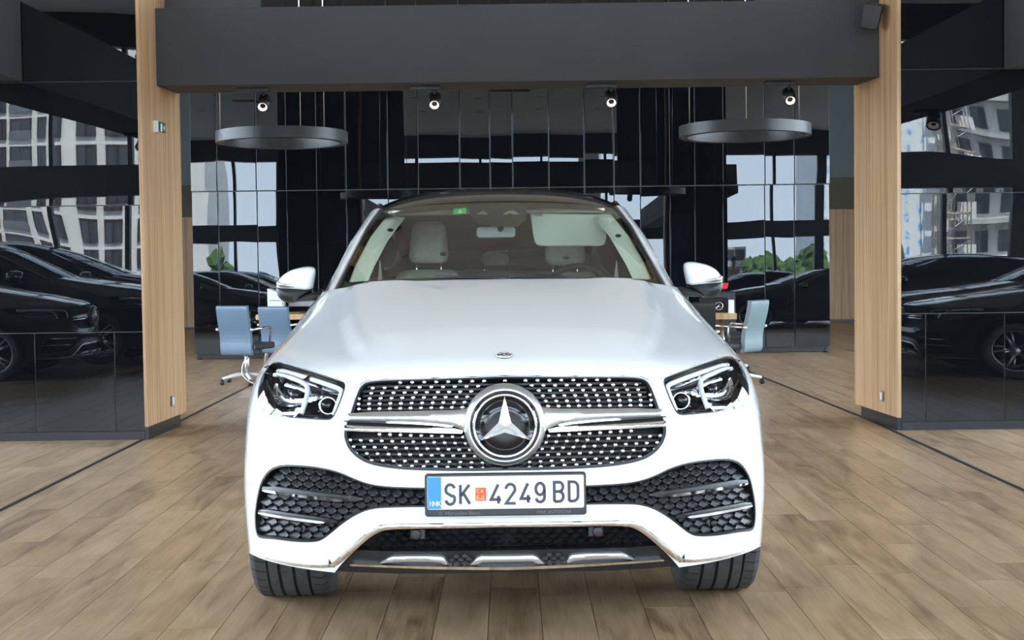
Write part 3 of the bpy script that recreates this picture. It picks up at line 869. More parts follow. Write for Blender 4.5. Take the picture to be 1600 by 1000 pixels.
# ------------------------------------------------------------------ headlamps
def lamp(f, sgn):
    O = f(O_lamp)
    H = skin('headlamp', O, off=-.004, bulge=-.060, bw=.05, step=.012, mat=M['gloss_black'], parent=CAR)
    H.data.materials[0] = M['gloss_black']
    Oi = shrink(O, .007)
    skin('lamp_rim', O, cuts=[Oi], off=-.003, depth=.02, step=.015, mat=M['satin_black'], parent=H, lips=[(Oi, .03)])
    def T(*pts, sm=2):
        uv = pxo(*pts, smooth=sm); uv = uv.copy(); uv[:, 0] *= sgn
        return uv
    # upper shelf of the housing
    skin('lamp_brow', f(px((1050,588.5),(1085,574.5),(1118,562.5),(1132,559),(1128,561.5),(1117,565),(1088,576),(1054,589.5), smooth=0)), off=-.010, depth=.03, step=.015, mat=M['satin_black'], parent=H)
    for path in ([(1140,566),(1132,565.5),(1118,570),(1085,582),(1060,592),(1050,596.5),(1045,601),(1047,609),(1053,624),(1059,640)],
                 [(1146,572),(1134,571.5),(1115,580),(1102,586),(1098,592),(1098.5,603),(1104,620),(1110,636)]):
        mb = MB(); surf_tube(mb, T(*path), .0092, -.014, 8); mb.build('light_guide', M['drl'], H)
    mb = MB(); surf_tube(mb, T((1137,578),(1120,583),(1106,590)), .013, -.05, 8); mb.build('light_tube', M['reflector'], H)
    # projector lens and its shroud
    uv = inv_px([(1076, 618)]); p = S(uv[:, 0]*sgn, uv[:, 1], -.045)[0]
    mb = MB(); mb.lathe([(.0, -.016), (.012, -.014), (.022, -.007), (.027, .004)], tuple(p), 'Y', 28); mb.build('projector_lens', M['gloss_black'], H)
    mb = MB(); mb.lathe([(.027, -.004), (.031, -.006), (.034, .0), (.031, .012), (.027, .008)], tuple(p), 'Y', 28); mb.build('projector_ring', M['reflector'], H)
    uv = inv_px([(1126, 596)]); p = S(uv[:, 0]*sgn, uv[:, 1], -.05)[0]
    mb = MB(); mb.lathe([(.0, -.01), (.014, -.008), (.022, .002), (.024, .012)], tuple(p), 'Y', 28); mb.build('projector_lens', M['gloss_black'], H)
    # bright reflector bowls
    for poly, o in (([(1070,599),(1098,601),(1120,602.5),(1142,598),(1150,586),(1150,576),(1155,577),(1160,588),(1161,603),(1155,614),(1138,617),(1116,614),(1100,609)], -.045),
                    ([(1113,618),(1136,622),(1156,619),(1160,629),(1158,637),(1134,640),(1127,634)], -.040),
                    ([(1163,602),(1168,610),(1168.5,624),(1165,633),(1162,630)], -.02),
                    ([(1040,598),(1062,606),(1092,620),(1098,627),(1080,622),(1062,618),(1052,612)], -.055)):
        skin('reflector_bowl', f(px(*poly, smooth=1)), off=o, step=.012, bulge=-.012, mat=M['reflector'], parent=H)
    mb = MB(); uvb = T((1092,640),(1104,642),(1120,641)); surf_tube(mb, uvb, .006, -.04); mb.build('lower_housing', M['grey_plastic'], H)
    skin('lamp_lens', O, off=-.0005, step=.025, mat=M['lens'], parent=H)
    return H
P_('lamp_r', lamp(lambda a: a, 1)); P_('lamp_l', lamp(mirror, -1))

# ------------------------------------------------------------------ number plate
def ribbon(mb, pts, w, y, thick=.0012, closed=False):
    P = np.array(pts, float); P = P[[0]+[i for i in range(1, len(P)) if np.linalg.norm(P[i]-P[i-1]) > 1e-5]]; n = len(P); L, R = [], []
    for i in range(n):
        if closed: a, b = P[i]-P[i-1], P[(i+1) % n]-P[i]
        else:
            a = P[i]-P[i-1] if i else P[1]-P[0]; b = P[i+1]-P[i] if i < n-1 else P[-1]-P[-2]
        a = a/np.linalg.norm(a); b = b/np.linalg.norm(b); na, nb = np.array([-a[1], a[0]]), np.array([-b[1], b[0]])
        m = na+nb; m = m/max(np.linalg.norm(m), 1e-6); k = min(1/max(m@na, .5), 2)
        L.append(P[i]+m*w/2*k); R.append(P[i]-m*w/2*k)
    vs = [(p[0], y, p[1]) for p in L]+[(p[0], y, p[1]) for p in R]+[(p[0], y+thick, p[1]) for p in L]+[(p[0], y+thick, p[1]) for p in R]
    fs = []
    for i in range(n if closed else n-1):
        j = (i+1) % n
        fs += [(i, j, n+j, n+i), (i, 2*n+i, 2*n+j, j), (n+i, n+j, 3*n+j, 3*n+i)]
    if not closed: fs += [(0, n, 3*n, 2*n), (n-1, 3*n-1, 4*n-1, 2*n-1)]
    mb.add(vs, fs)
def arc(cx, cy, rx, ry, a0, a1, n=10): return [(cx+rx*math.cos(math.radians(t)), cy+ry*math.sin(math.radians(t))) for t in np.linspace(a0, a1, n)]
GL = {   # strokes in a 1 x 2 box
 'S': [arc(.5, 1.49, .5, .51, 15, 180, 10)+[(.02, 1.35)]+arc(.40, 1.35, .38, .30, 200, 255, 4)+[(.62, .86)]+arc(.60, .60, .40, .30, 60, 10, 4)+arc(.5, .5, .5, .5, -5, -170, 11)],
 'K': [[(0, 0), (0, 2)], [(1, 2), (.05, .85)], [(.30, 1.15), (1.04, 0)]],
 '4': [[(.78, 2), (.02, .42), (1.06, .42)], [(.80, .80), (.80, 0)]],
 '2': [[(.02, 1.5)]+arc(.5, 1.48, .48, .52, 170, -25, 12)+[(.02, .0), (1.04, .0)]],
 '9': [arc(.5, 1.38, .5, .62, -180, 180, 24), [(1.0, 1.38), (1.0, .6)]+arc(.5, .52, .5, .52, 0, -165, 10)],
 'B': [[(0, 0), (0, 2), (.55, 2)]+arc(.55, 1.52, .42, .48, 90, -90, 10)+[(0, 1.04)], [(.5, 1.04)]+arc(.52, .52, .48, .52, 90, -90, 10)+[(0, 0)]],
 'D': [[(0, 0), (0, 2), (.45, 2)]+arc(.45, 1.45, .55, .55, 90, 0, 6)+arc(.45, .55, .55, .55, 0, -90, 6)+[(0, 0)]],
 'N': [[(0, 0), (0, 2), (1, 0), (1, 2)]], 'M': [[(-.12, 0), (-.12, 2), (.5, .6), (1.12, 2), (1.12, 0)]],
 'C': [arc(.5, 1.45, .5, .55, 20, 180, 8)+arc(.5, .55, .5, .55, 180, 340, 8)],
 'be': [[(.95, 2), (0, 2), (0, 0), (.5, 0)]+arc(.55, .52, .42, .52, -90, 90, 8)+[(0, 1.04)]],
 'de': [[(-.05, -.25), (-.05, .05), (1.08, .05), (1.08, -.25)], [(.12, .05), (.42, 2), (.88, 2), (.88, .05)]],
}
def glyph(mb, ch, x, z, w, h, sw, y):
    for s_ in GL[ch]:
        q = s_; cl = ch == '9' and len(s_) == 24
        if cl: q = s_[:-1]
        ribbon(mb, [(x+sw/2+p[0]*(w-sw), z+sw/2+p[1]/2*(h-sw)) for p in q], sw, y, closed=cl)
def rrect(x0, z0, x1, z1, r, n=5):
    p = []
    for cx, cz, a in ((x1-r, z1-r, 0), (x0+r, z1-r, 90), (x0+r, z0+r, 180), (x1-r, z0+r, 270)): p += arc(cx, cz, r, r, a, a+90, n)
    return p
PC = at(790, 772, -.05); PLT = empty('number_plate', (PC[0], -.052, PC[2]), 0, CAR)
PLT.rotation_euler = (math.radians(-4), 0, 0)
def pp(X, Y): return ((655+.16875*X-790)/463.0, (772-(730+.16875*Y+.0122*(655+.16875*X-790)))/463.0)
mb = MB(); a_, b_ = pp(48, 455), pp(1540, 48)
mb.prism(rrect(-.272, -.0725, .272, .0715, .010), .0, .024)
mb.build('plate_holder', M['satin_black'], PLT, bevel=.003)
mb = MB(); mb.prism(rrect(-.2655, -.0500, .2655, .0635, .009), -.004, .001); mb.build('plate_sheet', M['plate_white'], PLT, bevel=.001)
mb = MB(); ribbon(mb, rrect(-.2645, -.0490, .2645, .0625, .009), .0016, -.0052, closed=True); mb.build('plate_border', M['plate_ink'], PLT)
mb = MB(); mb.prism([(-.2625, -.0465), (-.2165, -.0465), (-.2165, .0600), (-.2625, .0600)], -.0050, -.003); mb.build('blue_band', M['plate_blue'], PLT)
def row(chars, X, Y0, Y1, sw, y, matname, name):
    mb = MB()
    for ch, (x0, x1) in zip(chars, X):
        xa, za = pp(x0, Y1); xb, zb = pp(x1, Y0)
        xm = (xa+xb)/2; zz0 = (772-(730+.16875*(Y1)))/463+.0; 
        glyph(mb, ch, xa, za, xb-xa, zb-za, sw, y)
    mb.build(name, M[matname], PLT)
_yo = 18   # the photograph's tilt is already taken out in pp(); heights read at mid width
for ch, x0, x1, y0, y1 in (('S',235,343,145,355),('K',370,480,146,352),('4',650,765,143,348),('2',788,902,141,346),('4',926,1038,134,340),('9',1066,1172,132,334),('B',1236,1346,124,330),('D',1373,1482,120,326)):
    mb = MB(); xa, za = pp(x0, y1); xb, zb = pp(x1, y0); glyph(mb, ch, xa, za, xb-xa, zb-za, .0098, -.0060)
    mb.build('letter' if ch.isalpha() else 'digit', M['plate_ink'], PLT)
mb = MB()
for ch, x0, x1 in (('N',98,128),('M',134,164),('K',170,202)):
    xa, za = pp(x0, 362); xb, zb = pp(x1, 308); glyph(mb, ch, xa, za, xb-xa, zb-za, .0022, -.0062)
mb.build('country_code', M['plate_white'], PLT)
mb = MB(); xa, za = pp(521, 310); xb, zb = pp(621, 187); mb.prism(rrect(xa, za, xb, zb, .003), -.0050, -.003); mb.build('red_label', M['plate_red'], PLT)
mb = MB()
for ch, x0, x1, y0, y1 in (('C',532,562,200,238),('K',572,598,200,238),('be',532,560,258,300),('de',568,602,258,296)):
    xa, za = pp(x0, y1); xb, zb = pp(x1, y0); glyph(mb, ch, xa, za, xb-xa, zb-za, .0022, -.0062)
mb.build('label_letters', M['plate_yellow'], PLT)
def text(name, body, size, mat_, parent, loc, rot=(PI/2, 0, 0), ext=.0006, sx=1.0, align='LEFT'):
    cu = bpy.data.curves.new(name, 'FONT'); cu.body = body; cu.size = size; cu.extrude = ext; cu.align_x = align; cu.resolution_u = 3
    o = bpy.data.objects.new(name, cu); COL.objects.link(o); cu.materials.append(mat_)
    me = bpy.data.meshes.new_from_object(o); bpy.data.objects.remove(o); me.name = name
    o = bpy.data.objects.new(name, me); COL.objects.link(o); o.parent = parent; o.location = loc; o.rotation_euler = rot; o.scale = (sx, 1, 1)
    return o
text('holder_lettering', 'Mercedes-Benz', .0165, M['embossed'], PLT, (-.205, -.0004, -.0675), sx=1.15)
text('holder_lettering', 'MAK AUTOSTAR', .0155, M['embossed'], PLT, (.105, -.0004, -.0665), sx=1.0)
mb = MB(); mb.lathe([(.0055, -.0008), (.0065, -.0012), (.0065, .002)], (-.219, 0, -.0625), 'Y', 16); star(mb, -.219, 0, -.0625, .0055, .0013, .0012, .0008, .0006)
mb.build('holder_star', M['embossed'], PLT)

# ------------------------------------------------------------------ greenhouse
def patch(name, ctrl, nu, nv, mat_, parent, mirror_x=True, flip=False):
    C = np.array(ctrl, float)
    if mirror_x:
        Lf = C[:, :0:-1].copy(); Lf[..., 0] *= -1; C = np.concatenate([Lf, C], 1)
    r, c = C.shape[:2]
    tu = np.linspace(0, max(c-3, 1) if c > 3 else 1, nu); tv = np.linspace(0, r-3 if r > 3 else 1, nv)
    Bu = bbasis(c, tu); Bv = bbasis(r, tv)
    P = np.einsum('ui,vj,jic->vuc', Bu, Bv, C).reshape(-1, 3)
    fs = [(j*nu+i, j*nu+i+1, (j+1)*nu+i+1, (j+1)*nu+i) for j in range(nv-1) for i in range(nu-1)]
    if flip: fs = [f[::-1] for f in fs]
    me = bpy.data.meshes.new(name); me.from_pydata(P.tolist(), [], fs)
    me.polygons.foreach_set('use_smooth', [True]*len(me.polygons)); me.update()
    return link_mesh(name, me, mat_, parent)
WS = np.array([[(0,1.45,1.228),(.27,1.47,1.227),(.5,1.54,1.220),(.62,1.61,1.212),(.712,1.675,1.203)],
      [(0,1.73,1.370),(.25,1.75,1.366),(.475,1.81,1.350),(.60,1.875,1.338),(.698,1.935,1.323)],
      [(0,2.02,1.502),(.23,2.04,1.498),(.44,2.09,1.482),(.56,2.145,1.470),(.650,2.195,1.456)],
      [(0,2.30,1.602),(.21,2.315,1.599),(.39,2.36,1.590),(.49,2.41,1.580),(.56,2.45,1.570)]], float)
_WSf = np.concatenate([WS[:, :0:-1]*np.array([-1, 1, 1]), WS], 1)
def WSP(s, t, off=0.0):
    """windscreen point: s -1..1 across, t 0..1 up"""
    s = np.asarray(s, float).ravel(); t = np.asarray(t, float).ravel()
    def ev(s, t): return np.einsum('ki,kj,jic->kc', bbasis(9, (s+1)*3), bbasis(4, t), _WSf)
    P = ev(s, t)
    if off:
        h = 1e-3; n = np.cross(ev(np.clip(s+h, -1, 1), t)-ev(np.clip(s-h, -1, 1), t), ev(s, np.clip(t+h, 0, 1))-ev(s, np.clip(t-h, 0, 1)))
        n /= np.linalg.norm(n, axis=1, keepdims=True); n *= np.where(n[:, 1:2] > 0, -1, 1)
        P = P+n*off
    return P
_ws, _wt = np.meshgrid(np.linspace(-1, 1, 161), np.linspace(0, 1, 81), indexing='ij'); _ws, _wt = _ws.ravel(), _wt.ravel(); _wx = proj(WSP(_ws, _wt))
def inv_ws(pts):
    out = []
    for x, y in pts:
        i = int(np.argmin((_wx[:, 0]-x)**2+(_wx[:, 1]-y)**2)); s, t = _ws[i:i+1].copy(), _wt[i:i+1].copy(); h = 1e-3
        for _ in range(6):
            p = proj(WSP(s, t))[0]; a = (proj(WSP(s+h, t))[0]-p)/h; b = (proj(WSP(s, t+h))[0]-p)/h
            try: d = np.linalg.solve(np.stack([a, b], 1), np.array([x, y])-p)
            except Exception: break
            s = np.clip(s+np.clip(d[0], -.1, .1), -1, .999); t = np.clip(t+np.clip(d[1], -.1, .1), 0, .999)
        out.append((s[0], t[0]))
    return np.array(out)
WSH = patch('windscreen', WS, 41, 24, M['windshield'], CAR)
def fix_up(o):
    """normals of an open sheet away from the car's middle"""
    me = o.data; c = Vector((0, 2.6, .7)); f = me.polygons[len(me.polygons)//2]
    if (f.center-c).dot(f.normal) < 0: me.flip_normals()
fix_up(WSH); P_('windscreen', WSH)
# black print round the edge, with the camera shield at the top centre
def ws_sheet(name, outer, cuts, off, mat_, parent, step=.03):
    sc = np.array([.66, .62]); polys = [resample(np.asarray(q)*sc, step*.7) for q in [outer]+list(cuts)]
    lo, hi = polys[0].min(0), polys[0].max(0)
    X, Y = np.meshgrid(np.arange(lo[0], hi[0], step), np.arange(lo[1], hi[1], step), indexing='ij'); Gd = np.stack([X.ravel(), Y.ravel()], 1)
    k = inside(Gd, polys[0])
    for q in polys[1:]: k &= ~inside(Gd, q)
    for q in polys: k &= dist_to(Gd, q) > step*.4
    Gd = Gd[k]; V2, E = [], []
    for q in polys:
        b = len(V2); V2 += [Vector(p) for p in q]; E += [(b+i, b+(i+1) % len(q)) for i in range(len(q))]
    V2 += [Vector(p) for p in Gd]
    r = delaunay_2d_cdt(V2, E, [], 0, 1e-6); P2 = np.array([tuple(p) for p in r[0]]); Fc = np.array([f for f in r[2] if len(f) == 3])
    cen = P2[Fc].mean(1); k = inside(cen, polys[0])
    for q in polys[1:]: k &= ~inside(cen, q)
    Fc = Fc[k]; P3 = WSP(np.clip(P2[:, 0]/sc[0], -1, .9999), np.clip(P2[:, 1]/sc[1], 0, .9999), off)
    me = bpy.data.meshes.new(name); me.from_pydata(P3.tolist(), [], Fc.tolist()); me.polygons.foreach_set('use_smooth', [True]*len(me.polygons)); me.update()
    return link_mesh(name, me, mat_, parent)
_fr = inv_ws([(823,324.5),(870,325),(915,327.5),(950,330),(968,335),(977,346),(1000,389),(1018,423),(1023,431),(1020,434.5),(1012,435.5),(940,432),(860,430),(788,430)])
_fl = inv_ws([(731,325.5),(690,328),(640,332.5),(600,338),(588,343),(580,352),(556,400),(540,430),(537.5,436),(541,439),(550,439.5),(640,434),(720,431)])
_fm = inv_ws([(740,343),(749,347.5),(762,349.5),(767,353.5),(809,352.5),(814,348),(821,343)])
_cut = np.vstack([_fr, _fl[::-1], _fm])
ws_sheet('windscreen_border', np.array([(-1, 0), (1, 0), (1, 1), (-1, 1)], float), [_cut], -.004, M['frit'], CAR)
# strips beside the glass: black trim, white pillar, roof rail
Gt = WSP(np.full(4, .9995), np.array([.0, .33, .67, .9995]), -.002)
Tt = np.array([(.742,1.700,1.195),(.714,1.93,1.283),(.642,2.32,1.484),(.592,2.58,1.583)])
Wt_ = np.array([(.792,1.80,1.172),(.780,2.02,1.252),(.722,2.42,1.428),(.655,2.75,1.570)])
_rail = np.array([(.655,2.75,1.570),(.628,3.1,1.612),(.618,3.6,1.585),(.595,4.1,1.478),(.57,4.5,1.34),(.56,4.78,1.20)])
def strip(name, rows, n, mat_, bulge=0.0):
    """band between polylines; rows: list of polylines with the same number of points"""
    R = np.array(rows, float); k = R.shape[1]
    tt = np.linspace(0, k-1, n); A = np.array([[np.interp(tt, np.arange(k), chaikin_line(R[j], c)) for c in range(3)] for j in range(len(R))])
    for sgn, nm in ((1, name), (-1, name)):
        P = A.transpose(0, 2, 1).copy(); P[..., 0] *= sgn; m = len(R)
        fs = [(j*n+i, j*n+i+1, (j+1)*n+i+1, (j+1)*n+i) for j in range(m-1) for i in range(n-1)]
        mb = MB(); mb.add(P.reshape(-1, 3), fs, True); mb.build(nm, mat_, CAR)
def chaikin_line(P, c): return P[:, c]
def lerp(a, b, t, lift=0): return a+(b-a)*t+np.array([0, -lift, lift*.5])
strip('windscreen_trim', [lerp(Gt, Tt, 0, -.004), Gt, lerp(Gt, Tt, .5, .006), Tt, lerp(Gt, Tt, 1, -.01)], 24, M['satin_black'])
strip('pillar', [lerp(Tt, Wt_, 0, -.012), lerp(Tt, Wt_, .02, .004), lerp(Tt, Wt_, .35, .012), lerp(Tt, Wt_, .7, .012), Wt_, lerp(Tt, Wt_, 1.0, -.03)], 24, M['white'])
_belt = S(np.array([6.9, 7.4, 8.2, 9.2, 10.2, 10.9]), np.full(6, VM))
_railx = np.array([(.792,1.80,1.172),(.780,2.02,1.252),(.722,2.42,1.428),(.655,2.75,1.570),(.628,3.1,1.612),(.618,3.6,1.585),(.595,4.1,1.478),(.57,4.5,1.34),(.56,4.78,1.20)])
_ty = np.linspace(1.84, 4.7, 30)
_rl = np.stack([np.interp(_ty, _railx[:, 1], _railx[:, c]) for c in range(3)], 1)
_bu = S(np.linspace(6.0, 13, 200), np.full(200, VM)); _o = np.argsort(_bu[:, 1]); _bu = _bu[_o]
_bl = np.stack([np.interp(_ty, _bu[:, 1], _bu[:, c]) for c in range(3)], 1)
mb = MB(); n_ = len(_ty)
for sgn in (1, -1):
    mb = MB(); a = _rl.copy(); b = _bl.copy(); b = b-np.array([.012, 0, 0]); m_ = (a+b)/2+np.array([.004, 0, 0]); A = np.vstack([b, m_, a]); A[:, 0] *= sgn
    mb.add(A, [(j*n_+i, j*n_+i+1, (j+1)*n_+i+1, (j+1)*n_+i) for j in range(2) for i in range(n_-1)], True); P_('side%d' % sgn, mb.build('side_window', M['side_glass'], CAR))
    mb = MB(); r_ = _railx[3:].copy(); r_[0] = (.640, 2.92, 1.588); r_[:, 0] *= sgn; mb.tube(r_, [.006]+[.014]*(len(r_)-1), 8); mb.build('roof_rail', M['gloss_black'], CAR)
RF = patch('roof', [[(0,2.30,1.604),(.21,2.315,1.601),(.39,2.36,1.592),(.56,2.45,1.572),(.595,2.56,1.575),(.645,2.72,1.562)],
                    [(0,2.42,1.650),(.21,2.44,1.646),(.39,2.48,1.633),(.54,2.55,1.608),(.60,2.68,1.592),(.650,2.80,1.575)],
                    [(0,2.9,1.712),(.21,2.9,1.709),(.4,2.92,1.692),(.545,2.98,1.658),(.60,3.05,1.630),(.635,3.1,1.605)],
                    [(0,3.6,1.675),(.21,3.6,1.672),(.4,3.6,1.655),(.53,3.6,1.62),(.585,3.6,1.60),(.62,3.6,1.575)],
                    [(0,4.2,1.53),(.21,4.2,1.528),(.4,4.2,1.512),(.51,4.15,1.49),(.56,4.13,1.475),(.595,4.1,1.465)],
                    [(0,4.84,1.20),(.21,4.84,1.20),(.38,4.83,1.20),(.48,4.8,1.20),(.53,4.79,1.20),(.56,4.78,1.20)]], 41, 40, M['gloss_black'], CAR)
fix_up(RF); P_('roof', RF)
_tail = S(np.linspace(-UC, -10.8, 20), np.full(20, VM)); 
mb = MB(); _td = [tuple(q) for q in S(np.linspace(11.3, 14, 14), np.full(14, VM))]; _td2 = [(-x, y, z) for x, y, z in _td[::-1][1:]]
_top = _td+_td2; mb.add(_top+[(0, 4.3, 1.28)], [(i, i+1, len(_top)) for i in range(len(_top)-1)], True); mb.build('tailgate', M['white'], CAR)

# ------------------------------------------------------------------ mirrors
def pillow(name, outline, y0, front, back, mat_, parent, sgn=1, n=7):
    """rounded shell from a pixel outline: bulges towards the camera by front and away by back"""
    O = chaikin(np.array(outline, float), 2); P0 = np.array([at(x, y, y0) for x, y in O]); c = P0.mean(0); m = len(P0); rings = []
    for a in np.linspace(-PI/2, PI/2, n):
        s_ = math.cos(a); s_ = max(s_, .02)**.55; d = math.sin(a)*(back if a > 0 else front)
        R = c+(P0-c)*s_; R[:, 1] = y0+d; rings.append(R)
    V = np.vstack(rings); V[:, 0] *= sgn; mb = MB()
    fs = [(j*m+i, j*m+(i+1) % m, (j+1)*m+(i+1) % m, (j+1)*m+i) for j in range(n-1) for i in range(m)]
    mb.add(V, fs, True); mb.f += [list(range(m))[::-1], list(range((n-1)*m, n*m))]; mb.sm += [True, True]; mb.mi += [0, 0]
    return mb.build(name, mat_, parent)
for sgn in (1, -1):
    MR = empty('door_mirror', (0, 0, 0), 0, CAR)
    pillow('mirror_cap', [(1067,417),(1069,410.5),(1078,408.3),(1092,410),(1108,414.5),(1120,422),(1126,430),(1129.5,438),(1128.5,442.5),(1100,445.5),(1074,447.5),(1070,436)], 2.0, .085, .10, M['white'], MR, sgn)
    pillow('mirror_base', [(1071,440),(1129,436),(1129.5,446),(1127,455),(1120,462),(1110,465),(1098,465),(1085,458),(1073,450)], 2.015, .075, .09, M['satin_black'], MR, sgn)
    pillow('mirror_arm', [(1052,448),(1075,449),(1092,455),(1102,461),(1098,464),(1066,463),(1060,461)], 1.99, .05, .06, M['satin_black'], MR, sgn)
    pillow('indicator', [(1093,440.5),(1108,436),(1122,433.5),(1128,428.5),(1129.5,436),(1125,439.5),(1108,441.2)], 1.965, .062, .02, M['lens'] if False else M['reflector'], MR, sgn)

# ------------------------------------------------------------------ wipers, badges on the glass, inside of the car
for pts in ([(795,436.5),(840,437),(880,439.5),(900,440)], [(682,436.5),(740,437.5),(790,439)], [(820,433.5),(860,435),(905,439)]):
    q = inv_ws(pts); mb = MB(); mb.tube(WSP(q[:, 0], q[:, 1], .012), .007, 6); mb.build('wiper', M['satin_black'], CAR)
_q = inv_ws([(708.5,325.5),(729,323.8),(728.2,333.2),(708,334.2)]); ws_sheet('sticker', _q, [], -.0025, M['sticker'], CAR, .01)
_q = inv_ws([(714.5,332.2),(718.5,326.2),(723,331.8)]); ws_sheet('sticker_sign', _q, [], -.0018, M['sticker_y'], CAR, .01)
for x, y in ((609,357),(605,417.5),(692,394.5),(788,390),(885,399.5),(967,366),(975,436.5),(885.5,320.5),(796,333)):
    q = inv_ws([(x, y)]); p = WSP(q[:, 0], q[:, 1], -.008)[0]; mb = MB(); mb.ball(tuple(p), (.016, .010, .0085), 10, 6); o = mb.build('suction_pad', M['gloss_black'], CAR)
for pts in ([(744,334),(751,329.5),(756,328.3),(760,331.5),(762,334)], [(786,334),(793,329),(803,327.5),(808,331),(812,334)]):
    q = inv_ws(pts); ws_sheet('camera_window', q, [], -.0032, M['grey_plastic'], CAR, .01)
# cabin
mb = MB(); mb.box2((-.86, 1.35, .26), (.86, 4.75, .34)); mb.build('cabin_floor', M['deep_black'], CAR)
mb = MB(); dz = 1.165
mb.add([(-.70,1.66,dz+.02),(.70,1.66,dz+.02),(.72,2.05,dz-.005),(-.72,2.05,dz-.005),(-.72,2.18,dz-.05),(.72,2.18,dz-.05),(.72,2.2,.6),(-.72,2.2,.6)], [(0,1,2,3),(3,2,5,4),(4,5,6,7)])
mb.add([(-.5,1.46,dz+.03),(.5,1.46,dz+.03),(.70,1.66,dz+.02),(-.70,1.66,dz+.02)], [(0,1,2,3)])
mb.build('dashboard', M['dash'], CAR)
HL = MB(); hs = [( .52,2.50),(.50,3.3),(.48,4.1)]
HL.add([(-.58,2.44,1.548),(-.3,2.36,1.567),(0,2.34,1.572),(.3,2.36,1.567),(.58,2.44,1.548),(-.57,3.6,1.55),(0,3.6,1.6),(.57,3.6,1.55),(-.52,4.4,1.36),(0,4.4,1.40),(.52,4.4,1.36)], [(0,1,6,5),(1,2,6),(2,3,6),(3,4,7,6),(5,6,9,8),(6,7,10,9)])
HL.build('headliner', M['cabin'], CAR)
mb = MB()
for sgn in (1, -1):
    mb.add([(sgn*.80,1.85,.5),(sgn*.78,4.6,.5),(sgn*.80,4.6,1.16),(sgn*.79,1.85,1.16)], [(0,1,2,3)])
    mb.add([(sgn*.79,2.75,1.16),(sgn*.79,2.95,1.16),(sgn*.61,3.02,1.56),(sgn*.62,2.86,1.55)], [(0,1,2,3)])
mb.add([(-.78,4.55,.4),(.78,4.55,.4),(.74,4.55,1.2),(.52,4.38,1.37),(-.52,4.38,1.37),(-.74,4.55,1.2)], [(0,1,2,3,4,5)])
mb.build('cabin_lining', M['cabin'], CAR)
# light trim along the pillar and the top of the windscreen
for sgn in (1, -1):
    _t4 = np.array([.02, .33, .66, .97]); a = WSP(np.full(4, .968), _t4, -.016); b = WSP(np.array([.885, .87, .855, .825]), _t4, -.045)
    A = np.vstack([a+np.array([.012,.02,-.01]), a, b, b+np.array([.05,.06,0])]); A[:, 0] *= sgn
    mb = MB(); mb.add(A, [(j*4+i, j*4+i+1, (j+1)*4+i+1, (j+1)*4+i) for j in range(3) for i in range(3)], True); mb.build('pillar_trim', M['headliner'], CAR)
mb = MB(); mb.box((0, 2.42, 1.556), (1.04, .10, .022)); mb.build('header_trim', M['headliner'], CAR, bevel=.008)
# sun visors: left one folded up, right one turned down
mb = MB(); a = at(597, 335.5, 2.40); b = at(732, 330, 2.40); mb.box(((a[0]+b[0])/2, 2.44, (a[2]+b[2])/2), (abs(b[0]-a[0])*.86, .10, .022)); mb.build('sun_visor', M['visor'], CAR, bevel=.008)
vp = np.array([(828.5,333),(949,335),(947.5,372),(946,379),(943,383),(937,384.5),(846,384.5),(839,383),(835.5,378),(833,368)], float); P0 = np.array([at(x, y, 2.38) for x, y in vp])
mb = MB(); mb.prism([(p[0], p[2]) for p in P0], 2.375, 2.395); mb.build('sun_visor', M['visor'], CAR, bevel=.006)
mb = MB(); a = at(842, 335, 2.36); mb.box((a[0], 2.365, a[2]), (.035, .012, .014)); a = at(948, 338, 2.37); mb.box((a[0]-.01, 2.37, a[2]), (.06, .02, .018)); mb.build('visor_clip', M['grey_plastic'], CAR, bevel=.003)
# inner mirror
a = at(782, 363, 2.16); b = at(744.5, 363, 2.16); mb = MB(); mb.prism(rrect(b[0], a[2]-.026, -b[0]-.03, a[2]+.026, .018), 2.15, 2.185); mb.build('inner_mirror', M['grey_plastic'], CAR, bevel=.006)
mb = MB(); mb.tube([(a[0], 2.17, a[2]), (a[0], 2.14, a[2]+.05), (0, 2.13, 1.52)], .018, 8); mb.build('mirror_stem', M['satin_black'], CAR)
# seats
def seat(x, y, hz0, hz1, hw, top, w, name='seat', post=True, sh=M['beige']):
    st = empty(name, (x, y, 0), 0, CAR)
    def rr(w0, z0, w1, z1, d0, d1, nm, m_, bv):
        mb = MB(); mb.add([(-w0, d0, z0), (w0, d0, z0), (w1, d0+.05, z1), (-w1, d0+.05, z1), (-w0, d1, z0), (w0, d1, z0), (w1*.9, d1+.05, z1), (-w1*.9, d1+.05, z1)], [(0,1,2,3),(7,6,5,4),(0,4,5,1),(3,2,6,7),(1,5,6,2),(0,3,7,4)])
        o = mb.build(nm, m_, st, bevel=bv); o.modifiers['bevel'].segments = 5
        for p in o.data.polygons: p.use_smooth = True
        return o
    rr(hw, hz0, hw*.86, hz1, .02, .12, 'headrest', sh, .045)
    rr(w, .62, w*.72, top, -.06, .10, 'backrest', sh, .06)
    mb = MB(); mb.box((0, -.28, .55), (w*1.9, .55, .16)); mb.build('seat_cushion', sh, st, bevel=.05)
    if post:
        mb = MB()
        for q in (-.065, .065): mb.tube([(q, .07, top-.06), (q, .07, hz0+.03)], .0065, 6)
        mb.build('headrest_post', M['chrome'], st)
    return st
a = at(669.5, 412, 3.0); b = at(669.5, 345.5, 3.05); c = at(637, 380, 3.0); t_ = at(669, 421.5, 3.0)
seat(a[0], 2.98, a[2], b[2], a[0]-c[0] if a[0] > c[0] else .11, t_[2], .25)
a2 = at(884, 418, 3.0)
seat(a2[0], 2.98, a[2]-.02, b[2]-.02, .112, t_[2]-.02, .25)
a = at(774, 415, 4.0); b = at(774, 391.5, 4.0)
